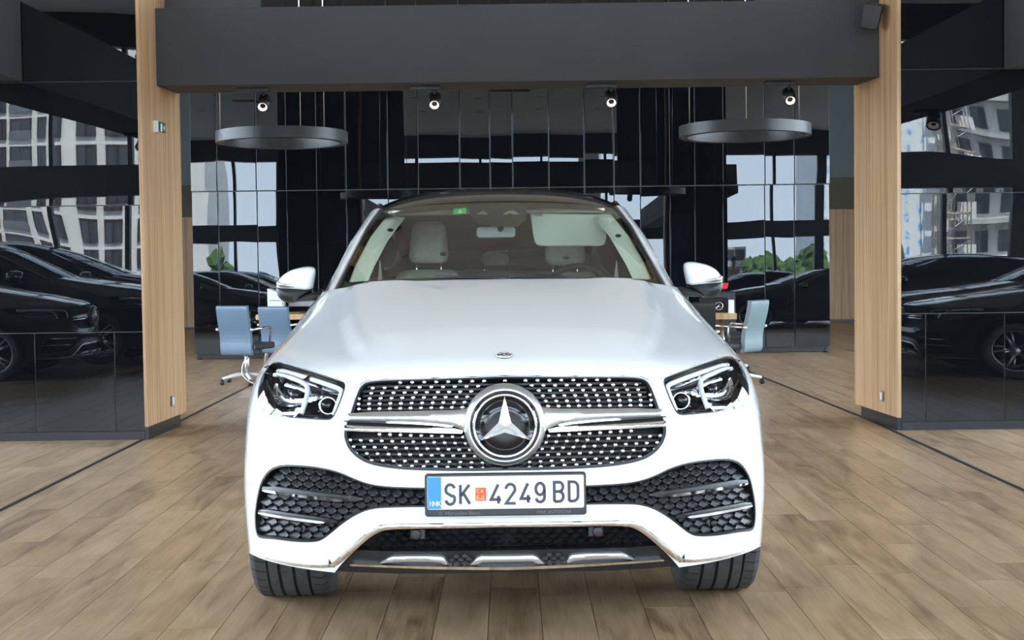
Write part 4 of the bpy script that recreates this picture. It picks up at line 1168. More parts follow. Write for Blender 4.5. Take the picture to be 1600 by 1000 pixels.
seat(a[0], 3.98, a[2], b[2], .088, a[2]-.03, .55, 'rear_seat')
mb = MB(); mb.box((0, 4.05, .85), (1.3, .14, .62)); mb.build('rear_backrest', M['beige'], CAR, bevel=.04)
# steering wheel
sw = at(905, 470, 2.40); SWE = empty('steering_wheel', (sw[0], 2.40, sw[2]), 0, CAR); SWE.rotation_euler = (math.radians(-22), 0, 0)
prof = [(.182+.015*math.cos(t), .015*math.sin(t)) for t in np.linspace(0, 2*PI, 10, endpoint=False)]
mb = MB(); mb.lathe(prof, axis='Y', n=40, closed=True); mb.build('wheel_rim', M['satin_black'], SWE)
mb = MB(); mb.lathe([(0, -.02), (.05, -.018), (.062, 0), (.055, .03), (0, .03)], axis='Y', n=24); mb.box((.11, .0, -.005), (.12, .015, .03)); mb.box((-.11, .0, -.005), (.12, .015, .03)); mb.box((0, 0, -.11), (.04, .015, .12)); mb.build('wheel_hub', M['satin_black'], SWE)
# door handles of light trim seen low in the corners
for x in (592, 963):
    p = at(x, 421, 2.5); mb = MB(); mb.add([(p[0]-.006, 2.5, p[2]-.06), (p[0]+.012, 2.5, p[2]-.06), (p[0]+.004, 2.5, p[2]+.045), (p[0]-.006, 2.6, p[2]-.06), (p[0]+.012, 2.6, p[2]-.06), (p[0]+.004, 2.55, p[2]+.045)], [(0,1,2),(3,5,4),(0,3,4,1),(1,4,5,2),(2,5,3,0)]); mb.build('belt_guide', M['headliner'], CAR)
# underbody
mb = MB(); mb.box2((-.70, .35, .21), (.70, 4.7, .27)); mb.box2((-.62, .12, .27), (.62, .42, .33)); mb.build('underbody', M['deep_black'], CAR)

# door gaps and handles on both flanks
def side_path(pts):
    return inv_yz(pts, 5.6, 12.4)
for path in ([(1.62, .42), (1.60, .70), (1.66, 1.0), (1.80, 1.14)], [(2.62, .40), (2.66, .70), (2.70, 1.0), (2.72, 1.17)], [(3.60, .98), (3.66, 1.17)], [(1.62, .42), (2.1, .40), (2.62, .40), (3.30, .42)], [(3.30, .42), (3.42, .70), (3.58, .90), (3.60, .98)]):
    uv = side_path(chaikin(np.array(path), 2, False))
    for sgn in (1, -1):
        q = uv.copy(); q[:, 0] *= sgn; mb = MB(); surf_tube(mb, q, .0028, .0002, 5); mb.build('door_gap', M['deep_black'], CAR)
for path in ([(2.36, .965), (2.46, .970), (2.58, .972)], [(3.32, .975), (3.42, .980), (3.54, .982)]):
    uv = side_path(path)
    for sgn in (1, -1):
        P3 = S(uv[:, 0]*sgn, uv[:, 1], .022); a0 = S(uv[:, 0]*sgn, uv[:, 1], .0)
        mb = MB(); mb.tube([a0[0], P3[0], P3[1], P3[2], a0[2]], [.012, .013, .014, .013, .012], 8); mb.build('door_handle', M['white'], CAR)
# ------------------------------------------------------------------ wheels
def tyre_mesh():
    R, w = .3725, .153
    prof = [(.262, -w*.86), (.30, -w*1.0), (.335, -w*.99), (.358, -w*.93), (.3685, -w*.82)]
    tread = []
    for a, b in ((-.82, -.52), (-.44, -.16), (-.08, .20), (.28, .50), (.56, .82)):
        tread += [(R-.0035*abs(a)**2, a*w), (R-.0035*abs(b)**2, b*w)]
    pr = []
    for i, (r, h) in enumerate(tread):
        if i and i % 2 == 0:
            pr += [(R-.009, tread[i-1][1]+.0012), (R-.009, h-.0012)]
        pr.append((r, h))
    prof += pr + [(.3685, w*.84), (.358, w*.93), (.335, w*.99), (.30, w*1.0), (.262, w*.86), (.25, 0)]
    mb = MB(); mb.lathe(prof, axis='X', n=96, closed=True, smooth=False)
    # cut sipes: darker thin slots modelled as shallow bars across the shoulder blocks
    me = mb.mesh('tyre'); me.materials.append(M['rubber']); me.materials.append(M['groove'])
    for p in me.polygons:
        c = p.center; r = math.hypot(c.y, c.z)
        if .36 < r < R-.006 and abs(c.x) < w*.80: p.material_index = 1
        else: p.use_smooth = r < .36
    return me
def sipe_mesh():
    mb = MB(); w = .153
    for k in range(46):
        t = 2*PI*k/46
        for x0, x1 in ((-.93, -.55), (.58, .93)):
            for xx in np.linspace(x0, x1, 4)[:-1]:
                xa, xb = xx*w, (xx+(x1-x0)/3)*w
                ra, rb = (.3738-.012*max(0, abs(q/w)-.80)/.1 for q in (xa, xb))
                dt = .006
                vs = []
                for q, r in ((xa, ra), (xb, rb)):
                    for s_ in (-dt, dt): vs.append((q, r*math.cos(t+s_+q*.5), r*math.sin(t+s_+q*.5)))
                mb.add(vs, [(0, 1, 3, 2)])
    me = mb.mesh('tread_cut'); me.materials.append(M['groove']); return me
def rim_mesh():
    mb = MB(); mb.lathe([(.262, -.125), (.268, .128), (.258, .132), (.245, .10), (.24, -.10), (.25, -.125)], axis='X', n=48, closed=True)
    for k in range(5):
        for d in (-.16, .16):
            a = 2*PI*k/5+d*.55; b = 2*PI*k/5+d
            c0 = Vector((.095, .05*math.cos(a), .05*math.sin(a))); c1 = Vector((.112, .25*math.cos(b), .25*math.sin(b)))
            mb.tube([c0, (c0+c1)/2+Vector((.012, 0, 0)), c1], [.020, .017, .014], 6)
    mb.lathe([(0, .125), (.03, .122), (.062, .108), (.07, .07), (0, .06)], axis='X', n=24)
    me = mb.mesh('wheel_rim'); me.materials.append(M['satin_silver']); return me
def disc_mesh():
    mb = MB(); mb.lathe([(0, .03), (.19, .03), (.19, .0), (0, .0)], axis='X', n=32); me = mb.mesh('brake_disc'); me.materials.append(M['satin_black']); return me
TY, SI, RI, DI = tyre_mesh(), sipe_mesh(), rim_mesh(), disc_mesh()
for x, y in ((.828, AX_F), (-.828, AX_F), (.845, AX_R), (-.845, AX_R)):
    wh = empty('wheel', (x, y, .3725), PI if x < 0 else 0, CAR)
    for nm, me in (('tyre', TY), ('tread_cut', SI), ('rim', RI), ('brake_disc', DI)): tag(link_mesh(nm, me, None, wh), kind='stuff' if nm == 'tread_cut' else None)
mb = MB()
for x in (.845, -.845):
    for y in (AX_F, AX_R):
        vs, fs = [], []; n = 24; w0, w1 = x-.17*np.sign(x), x+.11*np.sign(x)
        for i in range(n+1):
            t = PI*i/n; vs += [(w0, y+.44*math.cos(t), .375+.44*math.sin(t)), (w1, y+.44*math.cos(t), .375+.44*math.sin(t)), (w0, y+.1*math.cos(t), .375+.1*math.sin(t))]
        for i in range(n): fs += [(3*i, 3*i+3, 3*i+4, 3*i+1), (3*i, 3*i+2, 3*i+5, 3*i+3)]
        mb.add(vs, fs)
mb.build('arch_liner', M['deep_black'], CAR)
# =================================================================== ROOM
PY0, PY1 = 11.57, 12.62            # portal, front and back
FARY, ENDY, WINY = 20.4, 28.7, -4.0
CZ = 5.5
XL, XR = -2.70, 2.845              # oak jambs at the front
XL1, XR1 = -2.645, 2.765           # and at the back

# floor: base slab, every plank that shows largest an object of its own, the rest one part
fl = MB(); fl.box2((-10.4, WINY-.3, -.40), (10.4, ENDY+.2, -.016))
FLOOR = tag(fl.build('floor', M['subfloor']), 'oak plank floor under and around the white car', kind='structure')
PW, PLN = .196, 1.29
pl = []
rs = random.Random(3)
for i in range(-53, 54):
    x = -.1 + PW*(i+.5)
    if abs(x) > 10.2: continue
    o = rs.uniform(0, PLN); y = WINY-.2-o
    while y < ENDY:
        y0, y1 = max(y, WINY-.2), min(y+PLN, ENDY)
        if y1-y0 > .05: pl.append((x, y0, y1))
        y += PLN
def vis_plank(p):
    x, y0, y1 = p; yc = (y0+y1)/2
    if y1 < 5.35 or abs(x) > .345*y1+.05: return 0
    if -.75 < x < .75 and 6.2 < y0 and y1 < 12: return .5/yc
    return 1/yc
pm = MB(); pm.box2((-PW/2+.0012, -PLN/2+.0012, -.016), (PW/2-.0012, PLN/2-.0012, 0)); PME = pm.mesh('plank'); PME.materials.append(M['floor'])
order = sorted([p for p in pl if p[2]-p[1] > PLN-.01 and vis_plank(p) > 0], key=lambda p: -vis_plank(p))[:298]
sel = set(order)
for x, y0, y1 in order: link_mesh('plank', PME, None, FLOOR, (x, (y0+y1)/2, 0))
rest = MB()
for x, y0, y1 in pl:
    if (x, y0, y1) not in sel: rest.box2((x-PW/2+.0012, y0+.0012, -.016), (x+PW/2-.0012, y1-.0012, 0))
_me = bpy.data.meshes.new('far_planks'); _me.from_pydata(rest.v, [], rest.f)
tag(link_mesh('far_planks', _me, M['floor'], FLOOR), kind='stuff')
for nm, x0, y0, x1, y1 in (('trim_1', -2.86, -4.0, -2.74, 12.6), ('trim_2', 2.93, -4.0, 2.80, 12.4), ('trim_3', -2.74, 12.6, -2.72, 20.3), ('trim_4', 2.80, 12.4, 2.50, 20.3)):
    mb = MB(); d = .012; mb.add([(x0-d, y0, 0), (x0+d, y0, 0), (x1+d, y1, 0), (x1-d, y1, 0), (x0-d, y0, .004), (x0+d, y0, .004), (x1+d, y1, .004), (x1-d, y1, .004)], [(0,3,2,1),(4,5,6,7),(0,1,5,4),(2,3,7,6),(1,2,6,5),(0,4,7,3)])
    tag(mb.build(nm, M['strip']), 'thin dark expansion strip let into the wood floor', kind='structure')

# ceiling and closed ends
mb = MB(); mb.box2((-10.4, WINY-.3, CZ), (10.4, ENDY+.2, CZ+.2)); CEIL = tag(mb.build('ceiling', M['ceiling']), 'white hall ceiling with downlights', kind='structure')
EW = tag(empty('wall_end'), 'blue-grey end wall with oak panelling beyond the black panels', kind='structure')
mb = MB(); mb.box2((-10.4, ENDY, 2.64), (10.4, ENDY+.2, CZ)); mb.build('wall_plaster', M['bluegrey'], EW)
mb = MB(); mb.box2((-10.4, ENDY-.03, 2.06), (10.4, ENDY+.2, 2.64)); mb.build('wall_band', M['soffit'], EW)
for i in range(26):
    mb = MB(); x = -10.4+i*.8; mb.box2((x+.003, ENDY-.05, .05), (x+.797, ENDY+.2, 2.055)); mb.build('oak_panel', M['veneer_back'], EW)
mb = MB(); mb.box2((-10.4, ENDY-.03, 0), (10.4, ENDY+.2, .05)); mb.build('skirting', M['plinth'], EW)
for sx, nm in ((-1, 'wall_side_left'), (1, 'wall_side_right')):
    mb = MB(); mb.box2((sx*10.2, 19.0, 0), (sx*10.4, ENDY, CZ)); tag(mb.build(nm, M['bluegrey']), 'plain blue-grey side wall behind the black panel wall', kind='structure')

# glass fronts: street front behind the camera and the two sides
def window_wall(nm, p0, p1, mull, label, wide=()):
    w = tag(empty(nm), label, kind='structure')
    p0, p1 = Vector(p0), Vector(p1); d = (p1-p0); Lh = d.length; d.normalize(); R = Matrix.Rotation(math.atan2(d.y, d.x), 3, 'Z')
    def bar(a, b, z0, z1, t, name):
        mb = MB(); c = p0+d*((a+b)/2); mb.box((c.x, c.y, (z0+z1)/2), (b-a, t, z1-z0), R); mb.build(name, M['frame_black'], w)
    bar(0, Lh, 2.36, 2.86, .30, 'transom_band'); bar(0, Lh, 4.87, CZ, .30, 'header'); bar(0, Lh, 0, .08, .16, 'sill')
    ms = sorted(mull)
    for m in ms: 
        t = .26 if m in wide else .075
        bar(m-t/2, m+t/2, .08, 4.87, .14, 'mullion')
    for a, b in zip(ms[:-1], ms[1:]):
        for z0, z1 in ((.08, 2.36), (2.86, 4.87)):
            mb = MB(); c = p0+d*((a+b)/2); mb.box((c.x, c.y, (z0+z1)/2), (b-a-.06, .012, z1-z0), R); mb.build('pane', M['pane_front'] if nm == 'window_1' else M['pane'], w)
    return w
window_wall('window_1', (-10.3, WINY, 0), (10.3, WINY, 0), [0.06, 2.42, 3.70, 5.6, 7.6, 9.4, 11.2, 13.0, 14.9, 16.3, 17.78, 19.1, 20.54], 'tall street-front glazing with a black transom band, seen in the black panels', wide=(19.1,))
window_wall('window_2', (-10.3, WINY, 0), (-10.3, 19.0, 0), [.06]+[2.3*k for k in range(1, 10)]+[22.9], 'glazed left side of the hall with black mullions')
window_wall('window_3', (10.3, WINY, 0), (10.3, 19.0, 0), [.06]+[2.3*k for k in range(1, 10)]+[22.9], 'glazed right side of the hall with black mullions')

# black glass blocks either side of the portal
def gpanel(parent, x0, x1, z0, z1, y, face, m, tilt=0.0, g=.0025, th=.012):
    """one glass panel; face -1 looks at the camera, +1 away"""
    mb = MB(); mb.box((0, 0, 0), (abs(x1-x0)-2*g, th, z1-z0-2*g))
    o = mb.build('panel', m, parent, ((x0+x1)/2, y, (z0+z1)/2), bevel=.0012)
    o.rotation_euler = (tilt, 0, 0); return o
def block(nm, label, xin, xout, rows, cols1):
    w = tag(empty(nm), label, kind='structure')
    s = 1 if xout > xin else -1; xin2 = xin+s*.034
    mb = MB(); mb.box2((min(xin2, xout), PY0+.03, 0), (max(xin2, xout), PY1-.03, CZ)); mb.build('core', M['joint'], w)
    mb = MB(); mb.box2((min(xin+s*.034, xout), PY0+.012, 0), (max(xin+s*.034, xout), PY1-.02, .062)); mb.build('plinth', M['plinth'], w)
    cs = sorted(cols1)
    for a, b in zip(cs[:-1], cs[1:]): gpanel(w, a, b, .062, rows[0], PY0+.02, -1, M['panel'])
    lo, hi = min(xin2-s*.003, xout), max(xin2-s*.003, xout)
    for z0, z1 in zip(rows[:-1], rows[1:]): gpanel(w, lo, hi, z0, z1, PY0+.02, -1, M['panel'])
    x = lo
    while x < hi-.05:
        for z0, z1 in zip([.062]+rows[:-1], rows): gpanel(w, x, min(x+.78, hi), z0, z1, PY1-.02, 1, M['panel'])
        x += .78
    return w
block('wall_left', 'black glass panel block left of the oak pillar, reflecting parked cars', XL, -4.16, [.80, 1.735, 2.645, CZ], [-4.16, -3.535, -2.945, XL-.005])
block('wall_right', 'black glass panel block right of the oak pillar, reflecting parked cars', XR, 3.88, [.865, 1.75, 2.66, CZ], [XR+.005, 3.06, 3.645, 3.88])

# oak jambs
def jamb(nm, label, x0, x1, s):
    j = tag(empty(nm), label, kind='structure')
    mb = MB(); t = .030*s
    q = [(x0, PY0), (x1, PY1+.03), (x1+t, PY1+.03), (x0+t, PY0)]
    mb.add([(a, b, .095) for a, b in q]+[(a, b, CZ) for a, b in q], [(0,1,2,3),(7,6,5,4),(0,4,5,1),(1,5,6,2),(2,6,7,3),(3,7,4,0)])
    mb.build('oak_face', M['veneer'], j, bevel=.002)
    mb = MB(); o = .012*s
    q = [(x0+o*.2, PY0+.012), (x0+(x1-x0)*.9+o, PY1-.12), (x1+t, PY1-.12), (x0+t, PY0+.012)]
    mb.add([(a, b, 0) for a, b in q]+[(a, b, .095) for a, b in q], [(0,1,2,3),(7,6,5,4),(0,4,5,1),(1,5,6,2),(2,6,7,3),(3,7,4,0)])
    mb.build('plinth', M['plinth'], j)
jamb('trim_5', 'tall oak veneer pillar left of the car with a green exit sign', XL, XL1, -1)
jamb('trim_6', 'tall oak veneer pillar right of the car under the loudspeaker', XR, XR1, 1)

# grey beam between the jambs and the bulkheads running back to the street front
mb = MB(); b0, b1 = 11.98, 12.56
def lx(a, b, y): return a+(b-a)*(y-PY0)/(PY1-PY0)
q = [(lx(XL, XL1, b0), b0), (lx(XR, XR1, b0), b0), (lx(XR, XR1, b1), b1), (lx(XL, XL1, b1), b1)]
mb.add([(x, y, 2.65) for x, y in q]+[(x, y, 3.235) for x, y in q], [(3,2,1,0),(4,5,6,7),(0,1,5,4),(1,2,6,5),(2,3,7,6),(3,0,4,7)])
BEAM = tag(mb.build('trim_7', M['beam'], bevel=.003), 'dark grey boxed beam spanning the two oak pillars above the car', kind='structure')
for nm, a, b in (('trim_8', -4.20, -3.57), ('trim_9', 3.63, 4.22)):
    mb = MB(); mb.box2((a, -3.6, 2.65), (b, PY0, 3.235)); tag(mb.build(nm, M['beam'], bevel=.003), 'dark grey bulkhead beam running along the hall from the black panels', kind='structure')

for nm, a, b in (('added_panel_10', lx(XL, XL1, 12.3), -1.92), ('added_panel_11', 1.92, lx(XR, XR1, 12.3))):  # added panels, keep bright street glazing out of the far wall's reflection
    mb = MB(); mb.box2((a, 12.25, 3.235), (b, 12.33, CZ)); tag(mb.build(nm, M['plinth']), 'added black panel above the grey beam, hiding bright glazing from the far wall', kind='structure')

# far black wall: individually hung panels, the upper row leaning back a little
FW = tag(empty('wall_back'), 'tall black glass panel wall behind the white car', kind='structure')
_js = [302, 343, 404, 450, 497, 543, 608, 655, 720, 767, 802, 858, 913, 959, 1000, 1046, 1085, 1129, 1193, 1239, 1294]
def fx(p): return (p-800)/F_PX*(FARY+.0)+ .003*0
rs2 = random.Random(11)
xs = [(p-798)/F_PX*FARY*1.003 for p in _js]
for a, b in zip(xs[:-1], xs[1:]):
    gpanel(FW, a, b, .07, 2.185, FARY, -1, M['panel_far'], tilt=math.radians(-.80+rs2.uniform(-.03, .03)), g=.006)
    o = gpanel(FW, a, b, 2.185, CZ-.02, FARY, -1, M['panel_far'], tilt=math.radians(-1.0+rs2.uniform(-.03, .03)), g=.006)
    o.rotation_euler.z = math.radians(rs2.uniform(-.05, .05))
mb = MB(); mb.box2((xs[0]+.01, FARY+.03, .05), (xs[-1]-.01, FARY+.16, CZ)); mb.build('core', M['joint'], FW)
for x in (xs[0]+.06, -2.0, 0, 2.0, xs[-1]-.06):
    mb = MB(); mb.lathe([(0, 0), (.035, 0), (.035, .05), (0, .05)], (x, FARY+.05, 0), 'Z', 12); mb.build('wall_foot', M['frame_black'], FW)
mb = MB(); mb.box2((xs[0]+.02, FARY+.02, .012), (xs[-1]-.02, FARY+.14, .075)); mb.build('wall_base', M['frame_black'], FW)

# ------------------------------------------------------------------ street outside (seen only in the black glass)
mb = MB(); mb.box2((-150, -260, -.5), (150, WINY-.3, -.4)); mb.box2((-150, WINY-.3, -.5), (-10.4, 60, -.4)); mb.box2((10.4, WINY-.3, -.5), (150, 60, -.4))
tag(mb.build('ground', M['asphalt']), 'grey street ground outside the glazing', kind='structure')
# ------------------------------------------------------------------ flat block with balconies, left
AB = tag(empty('apartment_building', (-47, -130, -.4)), 'pale apartment block with dark framed windows reflected in the left black panels', 'building')
mb = MB(); mb.box2((-16, -12, 0), (14, 0, 23)); mb.build('wall', M['render_white'], AB)
wm = MB(); wm.box((0, .10, 0), (1.7, .3, 2.1)); 
wf = MB(); 
for a, b in (((-.95, -1.1), (-.80, 1.1)), ((.80, -1.1), (.95, 1.1)), ((-.95, .95), (.95, 1.1)), ((-.95, -1.1), (.95, -.95)), ((-.06, -1.1), (.06, 1.1))): wf.box2((a[0], .0, a[1]), (b[0], .34, b[1]))
wfm = wf.mesh('window'); wfm.materials.append(M['win_frame']); wpm = wm.mesh('pane'); wpm.materials.append(M['win_dark'])
rl = MB(); rl.box2((-1.25, .3, -1.15), (1.25, .42, -.25)); rlm = rl.mesh('railing'); rlm.materials.append(M['rail'])
colx = [-13.0, -10.6, -8.2, -5.4, -2.8, -.7, 1.6, 3.3, 6.1, 8.5, 11.2]; wide = {1, 5, 8, 9}
for r in range(7):
    for ci, cx in enumerate(colx):
        o = link_mesh('window', wfm, None, AB, (cx, 0, 2.0+2.95*r)); o.scale = ({5: 1.25, 1: 1.25, 8: .85, 9: .9}.get(ci, .48), 1, 1)
        link_mesh('pane', wpm, None, o, (0, 0, 0))
        if ci in (1, 5): link_mesh('railing', rlm, None, AB, (cx, 0, 2.0+2.95*r))
# ------------------------------------------------------------------ building under construction, right
def wrap_mat():
    m, nt, b = principled('printed_wrap'); N, L = nt.nodes, nt.links
    tc = N.new('ShaderNodeTexCoord'); mp = N.new('ShaderNodeMapping'); mp.inputs['Scale'].default_value = (1, 1, 1)
    br = N.new('ShaderNodeTexBrick'); br.offset = .5; br.inputs['Scale'].default_value = 1.0
    br.inputs['Brick Width'].default_value = 1.3; br.inputs['Row Height'].default_value = 1.0; br.inputs['Mortar Size'].default_value = .36
    br.inputs['Color1'].default_value = (.12, .38, .72, 1); br.inputs['Color2'].default_value = (.20, .46, .78, 1); br.inputs['Mortar'].default_value = (.74, .75, .75, 1)
    sp = N.new('ShaderNodeSeparateXYZ'); cb = N.new('ShaderNodeCombineXYZ')
    L.new(tc.outputs['Object'], sp.inputs[0]); L.new(sp.outputs['Z'], cb.inputs[0]); L.new(sp.outputs['X'], cb.inputs[1]); L.new(cb.outputs[0], mp.inputs[0]); L.new(mp.outputs[0], br.inputs['Vector'])
    nz = N.new('ShaderNodeTexNoise'); nz.inputs['Scale'].default_value = 3.2; L.new(tc.outputs['Object'], nz.inputs['Vector'])
    gt = N.new('ShaderNodeMath'); gt.operation = 'GREATER_THAN'; gt.inputs[1].default_value = .50; L.new(nz.outputs['Fac'], gt.inputs[0])
    mx = N.new('ShaderNodeMix'); mx.data_type = 'RGBA'; L.new(gt.outputs[0], mx.inputs['Factor']); mx.inputs['A'].default_value = (.74, .75, .75, 1); L.new(br.outputs['Color'], mx.inputs['B'])
    L.new(mx.outputs['Result'], b.inputs['Base Color']); b.inputs['Roughness'].default_value = .6; return m
M['wrap'] = wrap_mat()
CB = tag(empty('unfinished_building', (27.6, -100, -.4)), 'building shell wrapped in white sheeting reflected in the right black panels', 'building')
mb = MB(); mb.box2((0, -12, 0), (5.4, 0, 26)); mb.build('wrapped_wall', M['wrap'], CB)
mb = MB(); mb.box2((5.4, -12, 0), (13, -1.2, 26)); mb.build('shell_wall', M['render_white'], CB)
for k in range(8):
    mb = MB(); mb.box2((7.2, -1.2, 1.0+3.1*k), (12.6, .9, 1.35+3.1*k)); mb.build('balcony_slab', M['concrete'], CB)
    for x in (7.4, 9.2, 11.3): 
        mb = MB(); mb.box2((x, -1.4, 1.75+3.1*k), (x+1.15, -1.1, 3.6+3.1*k)); mb.build('window', M['win_dark'], CB)
    mb = MB(); mb.box2((7.2, .7, 1.35+3.1*k), (8.7, .8, 2.4+3.1*k)); mb.build('parapet', M['render_white'], CB)
SCF = tag(empty('scaffold', (32.8, -98.6, -.4)), 'steel scaffold standing before the wrapped building shell', 'scaffold')
mb = MB()
for x in (0, 1.3, 2.6):
    for y in (0, 1.0): mb.tube([(x, y, 0), (x, y, 25)], .05, 6)
mb.build('standards', M['steel'], SCF)['kind'] = 'stuff'
mb = MB()
for k in range(13):
    for y in (0, 1.0): mb.tube([(0, y, 1+1.9*k), (2.6, y, 1+1.9*k)], .04, 6)
    mb.tube([(0, 1, 1+1.9*k), (2.6, 1, 2.9+1.9*k)], .035, 6)
mb.build('ledgers', M['steel'], SCF)['kind'] = 'stuff'
for k in range(12):
    mb = MB(); mb.box2((0, 0, 1.05+1.9*k), (2.6, 1, 1.11+1.9*k)); mb.build('deck_board', M['desk'], SCF)
OB = tag(empty('office_building', (22.0, -125, -.4)), 'low grey office block across the street with rows of window strips', 'building')
mb = MB(); mb.box2((-4, -8, 0), (3, 0, 6.2)); mb.build('wall', M['concrete'], OB)
for k in range(3):
    for i in range(5): mb = MB(); mb.box2((-3.8+1.35*i, -.1, .9+1.9*k), (-2.6+1.35*i, .06, 2.1+1.9*k)); mb.build('window', M['win_dark'], OB)
def tree(x, y, h, r, seed, label):
    t = tag(empty('tree', (x, y, -.4)), label, 'tree', 'street trees'); g = random.Random(seed)
    mb = MB(); mb.tube([(0, 0, 0), (.05, 0, h*.35), (0, .05, h*.6)], [.12, .09, .05], 8); mb.build('trunk', M['bark'], t)
    mb = MB()
    for k in range(26):
        a = g.uniform(0, 2*PI); q = g.uniform(.1, .85)*r; z = h*.55+g.uniform(-.35, .42)*h
        b0 = len(mb.v); mb.ball((q*math.cos(a), q*math.sin(a), z), g.uniform(.22, .42)*r, 9, 6)
        for i in range(b0, len(mb.v)):
            v = mb.v[i]; mb.v[i] = (v[0]+g.uniform(-.09, .09)*r, v[1]+g.uniform(-.09, .09)*r, v[2]+g.uniform(-.08, .08)*r)
    for i in range(len(mb.sm)): mb.sm[i] = False
    o = mb.build('crown', M['leaf'], t); o['kind'] = 'stuff'
for k, (x, y, h, r) in enumerate([(18.2, -72, 3.4, 1.7), (22.2, -77, 4.0, 2.0), (20.3, -86, 3.6, 1.8), (15.6, -68, 2.6, 1.3), (-21.6, -76, 4.4, 1.6), (12.6, -66, 2.4, 1.3)]):
    tree(x, y, h, r, 20+k, ['leafy green tree in the middle of the row across the road', 'tallest leafy green tree across the road', 'leafy green tree at the right end of the row across the road', 'low round green bush beside the tall street trees', 'lone green street tree before the pale apartment block', 'lowest round green bush at the left end of the row'][k])
SG = tag(empty('road_sign', (11.8, -20, -.4)), 'white diamond road sign on a curved lamp post outside', 'sign')
mb = MB(); mb.tube([(0, 0, 0), (0, 0, 3.6), (.12, 0, 3.95), (.45, 0, 4.05)], .05, 8); mb.build('post', M['grey_plastic'], SG)
mb = MB(); mb.prism([(0, 1.05), (.30, 1.35), (0, 1.65), (-.30, 1.35)], .06, .09); mb.build('sign_board', M['paper'], SG)
mb = MB(); mb.prism([(0, 1.16), (.19, 1.35), (0, 1.54), (-.19, 1.35)], .088, .095); mb.build('sign_centre', M['grey_plastic'], SG)
BN = tag(empty('banner_flag', (2.6, -12, -.4)), 'dark banner flag on a pole outside the street glazing', 'flag')
mb = MB(); mb.tube([(.42, 0, 0), (.42, 0, 6.6)], .035, 8); mb.build('pole', M['steel'], BN)
mb = MB(); mb.box((0, 0, 4.9), (.75, .02, 3.0)); mb.build('cloth', mat('banner_cloth', (.03, .03, .035), .8), BN)

# ------------------------------------------------------------------ parked black cars: the same build in other paint
def car_copy(loc, rz, sc, paint, label, group):
    root = empty('car', loc, rz); root.scale = sc; tag(root, label, 'car', group)
    def cp(o, par):
        c = o.copy(); COL.objects.link(c); c.parent = par
        if c.type == 'MESH':
            for s_ in c.material_slots:
                if s_.material == M['white']:
                    s_.link = 'OBJECT'; s_.material = paint
        return c
    drop = ('number_plate', 'holder', 'suction_pad', 'sticker', 'camera_window', 'grille_stud', 'visor', 'sun_visor', 'belt_guide', 'intake_mesh', 'lower_mesh', 'skid_mesh', 'wiper', 'cabin_window', 'bonnet_badge', 'parking_sensor')
    for ch in list(CAR.children):
        n = ch.name.split('.')[0]
        if n in drop: continue
        c = cp(ch, root)
        for g in list(ch.children):
            if g.name.split('.')[0] in drop: continue
            cp(g, c)
G_L, G_R = 'black cars parked left of the portal', 'black cars parked right of the portal'
BP, SP = M['black_paint'], M['silver_paint']
car_copy((-4.86, 4.95, 0), PI/2, (1, 1, .86), BP, 'black car nearest the left panels, nose reflected at the pillar side', G_L)
car_copy((-4.30, 2.40, 0), PI/2, (1, 1, .89), BP, 'second black car from the left panels, its front wheel reflected beside the first nose', G_L)
car_copy((-4.10, -.20, 0), PI/2, (1, 1, .90), BP, 'third black car from the left panels, only roof and windscreen reflected', G_L)
car_copy((4.22, 6.05, 0), -PI/2, (1, 1.04, .77), BP, 'low black coupe nearest the right panels, nose reflected beside the pillar', G_R)
car_copy((4.55, 3.45, 0), -PI/2, (1, 1.04, .78), BP, 'second low black car from the right panels, windscreen reflected above the first bonnet', G_R)
car_copy((3.30, .80, 0), -PI/2, (1, 1.0, .77), BP, 'third black car from the right panels, whole roof line reflected beside the pillar', G_R)

# ------------------------------------------------------------------ lamps
def ring_lamp(x, y, z, label):
    t = tag(empty('ring_lamp', (x, y, z)), label, 'pendant lamp', 'ring lamps behind the beam')
    ro, ri, h = .625, .545, .105
    mb = MB(); mb.lathe([(ro, 0), (ro, h), (ri, h), (ri, 0), (ri+.012, -.002), (ri+.012, .01), (ro-.012, .01), (ro-.012, -.002)], axis='Z', n=96, smooth=False, closed=True)
    me = mb.mesh('ring_body')
    for p in me.polygons: p.use_smooth = abs(p.normal.z) < .5
    ob = link_mesh('ring_body', me, M['ring'], t)
    for p in me.polygons: p.use_smooth = True
    es = ob.modifiers.new('split', 'EDGE_SPLIT'); es.split_angle = .6
    t.rotation_euler.x = math.radians(-1.6)
    mb = MB(); mb.lathe([(ri+.012, .006), (ro-.012, .006), (ro-.012, .012), (ri+.012, .012)], axis='Z', n=96, closed=True); mb.build('diffuser', M['diffuser'], t)
    for a in (200, 320, 80):
        q = math.radians(a); mb = MB(); p = (.585*math.cos(q), .585*math.sin(q)); mb.tube([(*p, h-.02), (*p, CZ-z-.03)], .005, 6); mb.build('cable', M['steel'], t)
ring_lamp(-2.17, 15.0, 2.415, 'dark round ring pendant lamp hanging left behind the beam')
ring_lamp(2.24, 15.0, 2.425, 'dark round ring pendant lamp hanging right behind the beam')
